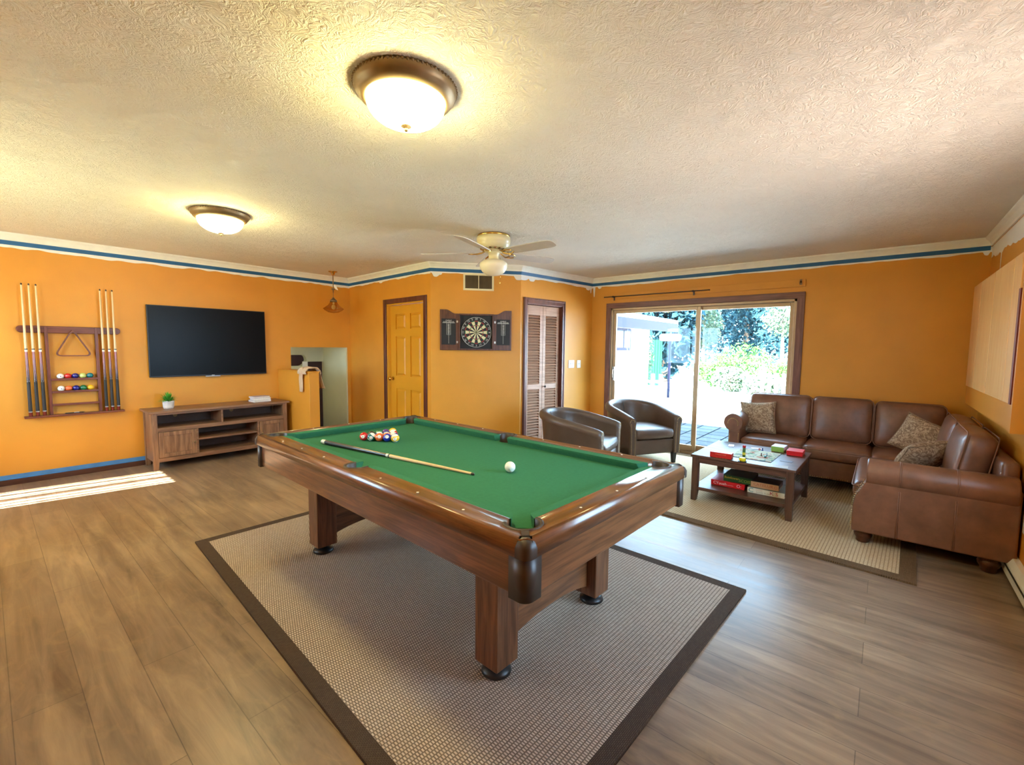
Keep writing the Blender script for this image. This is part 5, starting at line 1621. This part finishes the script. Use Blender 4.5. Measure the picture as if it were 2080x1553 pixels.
ch1.location = (5.30, 2.33, ZR); ch1.rotation_euler = (0, 0, math.radians(-30))
tag(ch1, 'dark brown leather barrel armchair in front of the glass patio door', 'armchair', 'barrel armchairs')
ch2 = dup(ch1)
ch2.location = (4.13, 2.47, ZR); ch2.rotation_euler = (0, 0, math.radians(12))
tag(ch2, 'dark brown leather barrel armchair half hidden behind the pool table', 'armchair', 'barrel armchairs')

# ------------------------------------------------------------------ coffee table
CTX, CTY = 4.575, 0.900
ct = thing('coffee_table', 'dark walnut coffee table with a lower shelf in front of the sofa', 'coffee table', (CTX, CTY, ZR), math.radians(-1.0))
hx, hy, HTT = 0.425, 0.415, 0.425
MB().box(-hx, -hy, HTT-0.022, hx, hy, HTT).build('top', MAT['cwood'], ct, bevel=0.004)
lx, ly = 0.392, 0.375
for sx in (-1, 1):
    for sy in (-1, 1):
        m = MB(); w = 0.027; x, y = sx*lx, sy*ly
        m.box(x-w, y-w, 0.09, x+w, y+w, HTT-0.022)
        ti = 0.010
        P = [(x-w+(ti if sx > 0 else 0), y-w+(ti if sy > 0 else 0), 0), (x+w-(ti if sx < 0 else 0), y-w+(ti if sy > 0 else 0), 0), (x+w-(ti if sx < 0 else 0), y+w-(ti if sy < 0 else 0), 0), (x-w+(ti if sx > 0 else 0), y+w-(ti if sy < 0 else 0), 0)]
        Q = [(x-w, y-w, 0.09), (x+w, y-w, 0.09), (x+w, y+w, 0.09), (x-w, y+w, 0.09)]
        for k in range(4): m.quad(P[k], P[(k+1) % 4], Q[(k+1) % 4], Q[k])
        m.quad(*P[::-1])
        m.build('leg', MAT['cwoodz'], ct, bevel=0.002)
mb = MB()
for s in (-1, 1):
    mb.box(s*(lx+0.012)-0.009, -ly+0.02, HTT-0.072, s*(lx+0.012)+0.009, ly-0.02, HTT-0.022); mb.box(-lx+0.02, s*(ly+0.012)-0.009, HTT-0.072, lx-0.02, s*(ly+0.012)+0.009, HTT-0.022)
mb.build('apron', MAT['cwood'], ct, bevel=0.002)
ZSH = 0.128
mb = MB(); mb.prism([(-lx-0.015, -ly+0.027), (-lx+0.027, -ly+0.027), (-lx+0.027, -ly-0.015), (lx-0.027, -ly-0.015), (lx-0.027, -ly+0.027), (lx+0.015, -ly+0.027), (lx+0.015, ly-0.027), (lx-0.027, ly-0.027), (lx-0.027, ly+0.015), (-lx+0.027, ly+0.015), (-lx+0.027, ly-0.027), (-lx-0.015, ly-0.027)], ZSH-0.030, ZSH, 'xy')
mb.build('lower_shelf', MAT['cwood'], ct, bevel=0.002)
TZ = ZR+HTT+0.0004
SZ = ZR+ZSH+0.0004
def colm(name, c, rough=0.4): return plain(name, srgb(*c), rough, var=0.05)
def game_box(px, py, zbase, w, d, h, rz, label, name, lid, side, text=None, tcol=(240, 240, 235), tsize=0.04, face='x', group=None, extra=None, thing_cat='box'):
    q = on_z(px, py, zbase)   # centre of the front bottom edge
    t = thing(name, label, thing_cat, (q.x, q.y, zbase), rz, group)
    # local: front face at y = 0 facing -y, box goes to +y
    MB().box(-w/2, 0, 0, w/2, d, h*0.30).build('base', colm('carton_base', side), t, bevel=0.0015)
    ld = MB().box(-w/2-0.0015, -0.0015, h*0.30+0.0003, w/2+0.0015, d+0.0015, h).build('lid', [colm('carton_lid', lid)], t, bevel=0.0015)
    sk = MB().box(-w/2, -0.0030, h*0.04, w/2, -0.0016, h*0.96).build('printed_side', colm('carton_print', side), t)
    if text:
        for (s, size, xx, zz, col, sxs) in text:
            lettering(s, size, colm('print_ink', col), sk, (xx*w/2, -0.0033, zz*h), (PI/2, 0, 0), 'lettering', 0.0003, sxs)
    return t
RB_ = -PI/2   # front faces -x
# on the lower shelf
def mid(a, b): return ((a[0]+b[0])/2, (a[1]+b[1])/2)
def sh(px, py): return (1390+px/7.70, 880+py/7.70)
p = sh(672, 830)
game_box(p[0], p[1]+1.2, SZ, 0.285, 0.27, 0.050, RB_, 'flat red board game box with white lettering on the coffee table shelf', 'game_box', (196, 26, 30), (206, 22, 30),
         [('CYuuah', 0.036, -0.45, 0.5, (244, 232, 232), 1.0), ('monuto,', 0.016, 0.18, 0.42, (236, 170, 170), 1.0), ('O:', 0.040, 0.68, 0.5, (244, 220, 230), 1.0)], group='game boxes on the coffee table shelf')
p = sh(850, 790)
gq = on_z(p[0], p[1], SZ)
game_box(sh(830, 775)[0], sh(830, 775)[1], SZ+0.0515, 0.235, 0.25, 0.062, RB_, 'dark green board game box lying on the flat red box', 'game_box', (44, 62, 58), (24, 70, 34),
         [('Bainfower', 0.030, -0.42, 0.62, (196, 170, 60), 1.0), ('SCOIS', 0.036, 0.50, 0.42, (150, 160, 60), 1.0)], group='game boxes on the coffee table shelf')
p = sh(1268, 968)
game_box(p[0], p[1], SZ, 0.285, 0.26, 0.048, RB_, 'cream board game box with a teal emblem on the coffee table shelf', 'game_box', (120, 128, 120), (226, 222, 200),
         [('C', 0.050, -0.80, 0.5, (40, 130, 120), 1.2), ('OOD', 0.022, -0.35, 0.72, (190, 140, 110), 1.0), ('DOOK TUAN', 0.018, -0.12, 0.30, (150, 130, 110), 1.0), ('K', 0.040, 0.33, 0.5, (176, 40, 60), 1.3), ('S', 0.040, 0.60, 0.5, (200, 70, 90), 1.2)], group='game boxes on the coffee table shelf')
p = sh(1255, 890)
game_box(sh(1252, 868)[0], sh(1252, 868)[1], SZ+0.0495, 0.215, 0.20, 0.052, RB_, 'tan board game box lying on the cream box', 'game_box', (74, 56, 52), (200, 156, 118),
         [('CATISLUR', 0.034, -0.1, 0.55, (176, 96, 60), 1.0), ('O', 0.034, 0.8, 0.5, (190, 90, 60), 1.0)], group='game boxes on the coffee table shelf')
# on the table top
p = sh(565, 385)
game_box(p[0], p[1], TZ, 0.175, 0.075, 0.048, RB_+0.04, 'small opened red card box near the table edge', 'card_box', (196, 60, 52), (184, 26, 22),
         [('. . . .', 0.05, 0.1, 0.28, (224, 160, 70), 1.0), ('COLIDOVANE', 0.014, 0.0, 0.66, (226, 120, 90), 1.0)], group='card boxes on the coffee table')
p = sh(1720, 350)
game_box(p[0], p[1], TZ, 0.125, 0.155, 0.042, RB_-0.0, 'small red box at the sofa corner of the coffee table', 'card_box', (226, 70, 74), (206, 24, 34), None, group='card boxes on the coffee table')
p = sh(1455, 288)
game_box(p[0], p[1], TZ, 0.105, 0.15, 0.050, RB_-0.05, 'green and purple box with a white lid on the coffee table', 'card_box', (232, 226, 236), (136, 178, 80), None, group='card boxes on the coffee table')
# the board
c4 = [on_z(*sh(x, y), TZ+0.004) for x, y in ((905, 225), (1520, 318), (1355, 450), (720, 350))]
cx_ = sum(c.x for c in c4)/4; cy_ = sum(c.y for c in c4)/4
e1 = (c4[1]-c4[0]); 
bd = thing('game_board', 'unfolded board game with coloured squares on the coffee table', 'game board', (cx_, cy_, TZ), 0)
def board_mat():
    n = NT('printed_board'); v = n.coords()
    vo = n.node('ShaderNodeTexVoronoi', distance='CHEBYCHEV'); vo.inputs['Scale'].default_value = 26
    n.link(v, vo.inputs['Vector'])
    sep = n.node('ShaderNodeSeparateColor'); n.link(vo.outputs['Color'], sep.inputs[0])
    c = n.ramp(sep.outputs[0], [(0.0, srgb(196, 200, 172)), (0.30, srgb(190, 196, 168)), (0.38, srgb(92, 140, 96)), (0.52, srgb(198, 200, 176)), (0.68, srgb(60, 120, 130)), (0.78, srgb(198, 196, 170)), (0.92, srgb(176, 96, 70))])
    big = n.noise(v, 14, 2)
    c = n.mix(n.math('GREATER_THAN', big, 0.58), c, srgb(200, 204, 180))
    return n.set(c, 0.75, 0, 0.1)
poly = [(c.x-cx_, c.y-cy_) for c in c4]
MB().prism(poly, 0.0, 0.004, 'xy').build('board', MAT['black'], bd)
MB().prism([(a*0.985, b*0.985) for a, b in poly], 0.0041, 0.0048, 'xy').build('printed_sheet', board_mat(), bd)
# tokens
def token(px, py, label, col, kind, cat='game piece', z=TZ, grp='game pieces'):
    q = on_z(*sh(px, py), z)
    t = thing('game_piece', label, cat, (q.x, q.y, z), 0, grp)
    m = colm('piece_plastic', col, 0.25)
    if kind == 'pawn':
        MB().lathe([(0, 0), (0.008, 0), (0.008, 0.003), (0.004, 0.008), (0.003, 0.016), (0, 0.016)], seg=12).build('body', m, t); MB().sphere((0, 0, 0.019), 0.0055, 10, 8).build('head', m, t)
    elif kind == 'die': MB().rbox((0, 0, 0.008), (0.008, 0.008, 0.008), 0.002, n=1).build('cube', m, t)
    return t
BZ = TZ+0.0052
token(1205, 345, 'tiny dark maroon pawn on the board', (92, 30, 34), 'pawn', z=BZ)
token(1222, 268, 'tiny blue pawn at the back edge of the board', (40, 44, 130), 'pawn')
token(1290, 345, 'tiny pale blue pawn on the board', (150, 190, 210), 'pawn', z=BZ)
token(1265, 375, 'tiny teal die beside the pale blue pawn', (70, 140, 140), 'die', z=BZ)
token(1345, 345, 'tiny white pawn on the board', (226, 222, 214), 'pawn', z=BZ)
token(1175, 255, 'tiny pink die behind the board', (222, 160, 160), 'die')
# striped tower piece (bottle shape) with a yellow cup
q = on_z(*sh(908, 440), TZ)
t = thing('yellow_cup', 'yellow cup on a black disc at the front edge of the coffee table', 'game piece', (q.x, q.y, TZ), 0)
MB().lathe([(0, 0), (0.033, 0), (0.033, 0.005), (0, 0.005)], seg=28).build('disc', MAT['black'], t)
MB().lathe([(0, 0.0053), (0.022, 0.0053), (0.028, 0.014), (0.027, 0.030), (0.022, 0.036), (0.018, 0.034), (0, 0.028)], seg=24).build('cup', colm('yellow_plastic', (226, 206, 40), 0.25), t)
q = on_z(*sh(930, 362), BZ)
t = thing('small_bottle', 'slim green bottle with a red cap standing on the board', 'bottle', (q.x, q.y, BZ), 0)
MB().lathe([(0, 0), (0.012, 0), (0.0125, 0.03), (0.0125, 0.075), (0.010, 0.082), (0, 0.082)], seg=18).build('body', colm('green_body', (52, 96, 42), 0.3), t)
MB().lathe([(0.0128, 0.016), (0.0128, 0.040)], seg=18).build('label_band', colm('yellow_band', (206, 196, 60), 0.4), t)
MB().lathe([(0.0, 0.0823), (0.0135, 0.0823), (0.0135, 0.100), (0.012, 0.104), (0, 0.104)], seg=18).build('cap', colm('red_cap', (176, 34, 36), 0.3), t)
# cards
def card(px, py, w, d, rz, label, col, n=1):
    q = on_z(*sh(px, py), TZ)
    t = thing('card', label, 'card', (q.x, q.y, TZ), rz, 'cards on the coffee table')
    MB().box(-w/2, -d/2, 0, w/2, d/2, 0.0015*n).build('sheet', colm('card_stock', col, 0.5), t)
    return t
card(1490, 520, 0.10, 0.12, 0.1, 'flat grey-tan card at the near corner of the coffee table', (150, 130, 106), 2)
card(735, 192, 0.10, 0.05, 0.2, 'white slip of paper at the patio side of the coffee table', (236, 234, 238), 3)
card(1125, 232, 0.05, 0.09, 0.4, 'pinkish card behind the board', (226, 196, 188))
card(1600, 435, 0.06, 0.09, -0.1, 'dark card in front of the small red box', (92, 84, 96))

# ------------------------------------------------------------------ outside
GX = XW+TH
struct(MB().box(GX, -8, -0.12, 8.75, 12, -0.03).build('exterior_patio', MAT['paver']))
struct(MB().box(8.75, -30, -0.14, 95, 70, -0.035).build('exterior_ground', MAT['concrete']))
struct(MB().box(-40, -40, -0.3, GX, YR-0.2, -0.2).build('bounce_ground_right', plain('pinkish_bounce', srgb(144, 126, 116), 0.9, nscale=2)))  # unseen ground added to bounce pinkish light onto the ceiling
struct(MB().box(-40, YR-0.2, -0.3, XL-0.2, 40, -0.2).build('bounce_ground_left', plain('greenish_bounce', srgb(142, 140, 108), 0.9, nscale=2)))  # unseen ground added to bounce faintly green light in from the left
struct(MB().box(GX, PY0, -0.03, GX+0.12, PY1, 0.01).build('door_sill', MAT['alu']))
struct(MB().box(-1.1, -1.0, CEIL+0.121, XW+0.2, 8.4, CEIL+0.20).build('roof', MAT['fascia']))
def at(px, Y):    # point at ground level on the vertical plane y = Y
    q = on_y(px, 720, Y); return q
def hx_(px, x): return on_x(px, 700, x)
# white house wing along y
hq0, hq1 = on_y(1200, 700, 5.2), on_y(1338, 700, 5.2)
ho = thing('house', 'white stucco house with a slate fascia beyond the patio', 'house', (9.0, 5.2, -0.035))
hx1 = on_y(1318, 700, 5.2).x - 9.0
fz0 = on_y(1300, 668, 5.2).z+0.035; fz1 = on_y(1300, 654, 5.2).z+0.035
MB().box(0, 0, 0, hx1, 4, fz0-0.0).build('wall', MAT['stucco'], ho)
hx2 = on_y(1361, 665, 4.9).x-9.0
MB().box(-1.5, -0.55, fz0-0.05, hx2, -0.45, fz1).build('fascia', MAT['fascia'], ho)
MB().prism([(-0.5, fz1+0.002), (4.5, fz1+1.0), (4.5, fz1+1.1), (-0.5, fz1+0.10)], -1.6, hx2+0.1, 'yz').build('roof', MAT['concrete'], ho)
wq0, wq1 = on_y(1250, 690, 5.19), on_y(1281, 690, 5.19)
wz0, wz1 = on_y(1265, 709, 5.19).z, on_y(1265, 663, 5.19).z
wn = MB().box(wq0.x-9.0-0.3, -0.02, wz0, wq1.x-9.0, -0.002, wz1).build('window', MAT['fascia'], ho)
MB().box(wq0.x-9.0-0.25, -0.025, wz0+0.08, (wq0.x+wq1.x)/2-9.0-0.03, -0.021, wz1-0.06).box((wq0.x+wq1.x)/2-9.0+0.03, -0.025, wz0+0.08, wq1.x-9.0-0.06, -0.021, wz1-0.06).build('window_pane', plain('sky_glass', srgb(34, 40, 54), 0.15), wn)
# leafy things
def foliage(mb, c, rx, ry, rz, n, s):
    for i in range(n):
        while True:
            p = Vector((random.uniform(-1, 1), random.uniform(-1, 1), random.uniform(-1, 1)))
            if 0.25 < p.length < 1: break
        k = 1+0.25*noise.noise(p*2.3+Vector(c))
        q = Vector((c[0]+p.x*rx*k, c[1]+p.y*ry*k, c[2]+p.z*rz*k))
        a = Vector((random.uniform(-1, 1), random.uniform(-1, 1), random.uniform(-1, 1))).normalized(); b = a.orthogonal().normalized()
        ss = s*random.uniform(0.6, 1.4)
        mb.quad(q-a*ss, q-b*ss*0.5, q+a*ss, q+b*ss*0.5)
def tree(name, label, cat, x, y, h, rx, m, trunk=0.15, n=1400, s=0.28, low=0.25, group=None):
    t = thing(name, label, cat, (x, y, -0.035), 0, group)
    mb = MB()
    if low < 1:
        mb.tube([(0, 0, 0), (0.05, 0.05, h*0.4), (0.0, 0.1, h*0.8)], [trunk, trunk*0.8, trunk*0.3], 8); mb.build('trunk', MAT['bark'], t)
    mb = MB(); zc = h*(1+low)/2
    foliage(mb, (0, 0, zc), rx, rx, h*(1-low)/2, n, s)
    mb.build('crown', MAT[m], t, fix=False)
    return t
def far(px, X): q = on_x(px, 700, X); return q.x, q.y
specs = [('dark evergreen tree between the white house and the tall one at the mullion', 1350, 19.6, 6.6, 1.5), ('tall dark evergreen behind the door mullion', 1408, 29, 9.2, 2.1), ('dark evergreen just right of the weeping tree', 1462, 40.5, 11.4, 2.4),
         ('nearest dark evergreen in the middle of the right pane', 1516, 34.5, 10.4, 1.9), ('dark evergreen behind the thin pale tree', 1572, 46.5, 12.6, 2.3), ('dark evergreen next to the door jamb', 1626, 29, 9.0, 2.4), ('farthest dark evergreen, seen over the bushes', 1545, 56, 15, 3.0)]
for lab, px, X, h, r in specs:
    x, y = far(px, X); tree('evergreen_tree', lab, 'tree', x, y, h, r, 'conifer', 0.2, 5200, 0.17, 0.04, 'evergreens beyond the patio')
x, y = far(1430, 22.2); tree('weeping_tree', 'pale weeping tree close to the door mullion', 'tree', x, y, 4.0, 0.75, 'palebush', 0.1, 1500, 0.09, 0.35)
x, y = far(1592, 22.2); tree('sapling', 'pale thin-trunked tree near the door jamb', 'tree', x, y, 3.6, 0.9, 'palebush', 0.09, 1300, 0.09, 0.55)
for lab, px, X, h, r, m in (('green bush beside the weeping tree', 1456, 18.2, 1.25, 0.75, 'shrub'), ('yellow-green bush in the middle of the right pane', 1516, 20.0, 1.7, 1.0, 'shrub'), ('pale flowering bush between the two green bushes', 1488, 16.6, 0.85, 0.6, 'palebush'), ('low green bush under the thin tree', 1602, 18.5, 1.0, 0.7, 'shrub'), ('pale low bush right of the yellow-green bush', 1562, 14.8, 0.75, 0.6, 'palebush')):
    x, y = far(px, X); tree('garden_bush', lab, 'bush', x, y, h, r, m, 0.05, 1300, 0.065, 0.0, 'bushes behind the lawn')
x, y = far(1304, 15); tree('climbing_shrub', 'pale leafy shrub climbing the corner of the white house', 'bush', x, y, 2.3, 0.42, 'palebush', 0.05, 1100, 0.06, 0.0)
# green gate panel
x0, y0 = far(1313, 17); x1, y1 = far(1345, 17)
gt = thing('garden_gate', 'green corrugated gate panel between the shrub and the lawn', 'gate', (x0, y1, -0.035))
mb = MB(); nn = 12; wv = (y0-y1)/nn
for i in range(nn): mb.box(-0.03 if i % 2 else -0.01, i*wv, 0.0, 0.03, (i+1)*wv, on_x(1330, 690, 17).z+0.035)
mb.build('panel', MAT['gate'], gt)
x, y = far(1361, 13)
bb = thing('garden_lantern', 'white hooded lantern on a thin post by the lawn', 'lantern', (x, y, -0.035))
zl0, zl1 = on_x(1361, 692, 13).z, on_x(1361, 678, 13).z
MB().cyl((0, 0, 0), (0, 0, zl0+0.035), 0.04, seg=10).build('post', MAT['fascia'], bb)
MB().rbox((0, 0, (zl0+zl1)/2+0.035), (0.2, 0.27, (zl1-zl0)/2), 0.07).build('hood', MAT['stucco'], bb)
# white picket fences
def fence(px0, px1, X, h, label):
    x0, ya = far(px0, X); x1, yb = far(px1, X); y0, y1 = min(ya, yb), max(ya, yb)
    t = thing('picket_fence', label, 'fence', (X, y0, -0.035), 0, 'white fences beyond the patio')
    n = max(4, int((y1-y0)/0.22))
    MB().box(-0.02, 0, h*0.75, 0.02, y1-y0, h*0.75+0.06).box(-0.02, 0, h*0.25, 0.02, y1-y0, h*0.25+0.06).build('rails', MAT['stucco'], t)
    for i in range(n+1):
        y = (y1-y0)*i/n; MB().box(-0.045, y-0.04, 0, -0.021, y+0.04, h).build('picket', MAT['stucco'], t)
fence(1283, 1346, 10.2, 0.85, 'white picket fence in front of the green gate')
fence(1553, 1612, 13, 0.85, 'white picket fence near the door jamb')
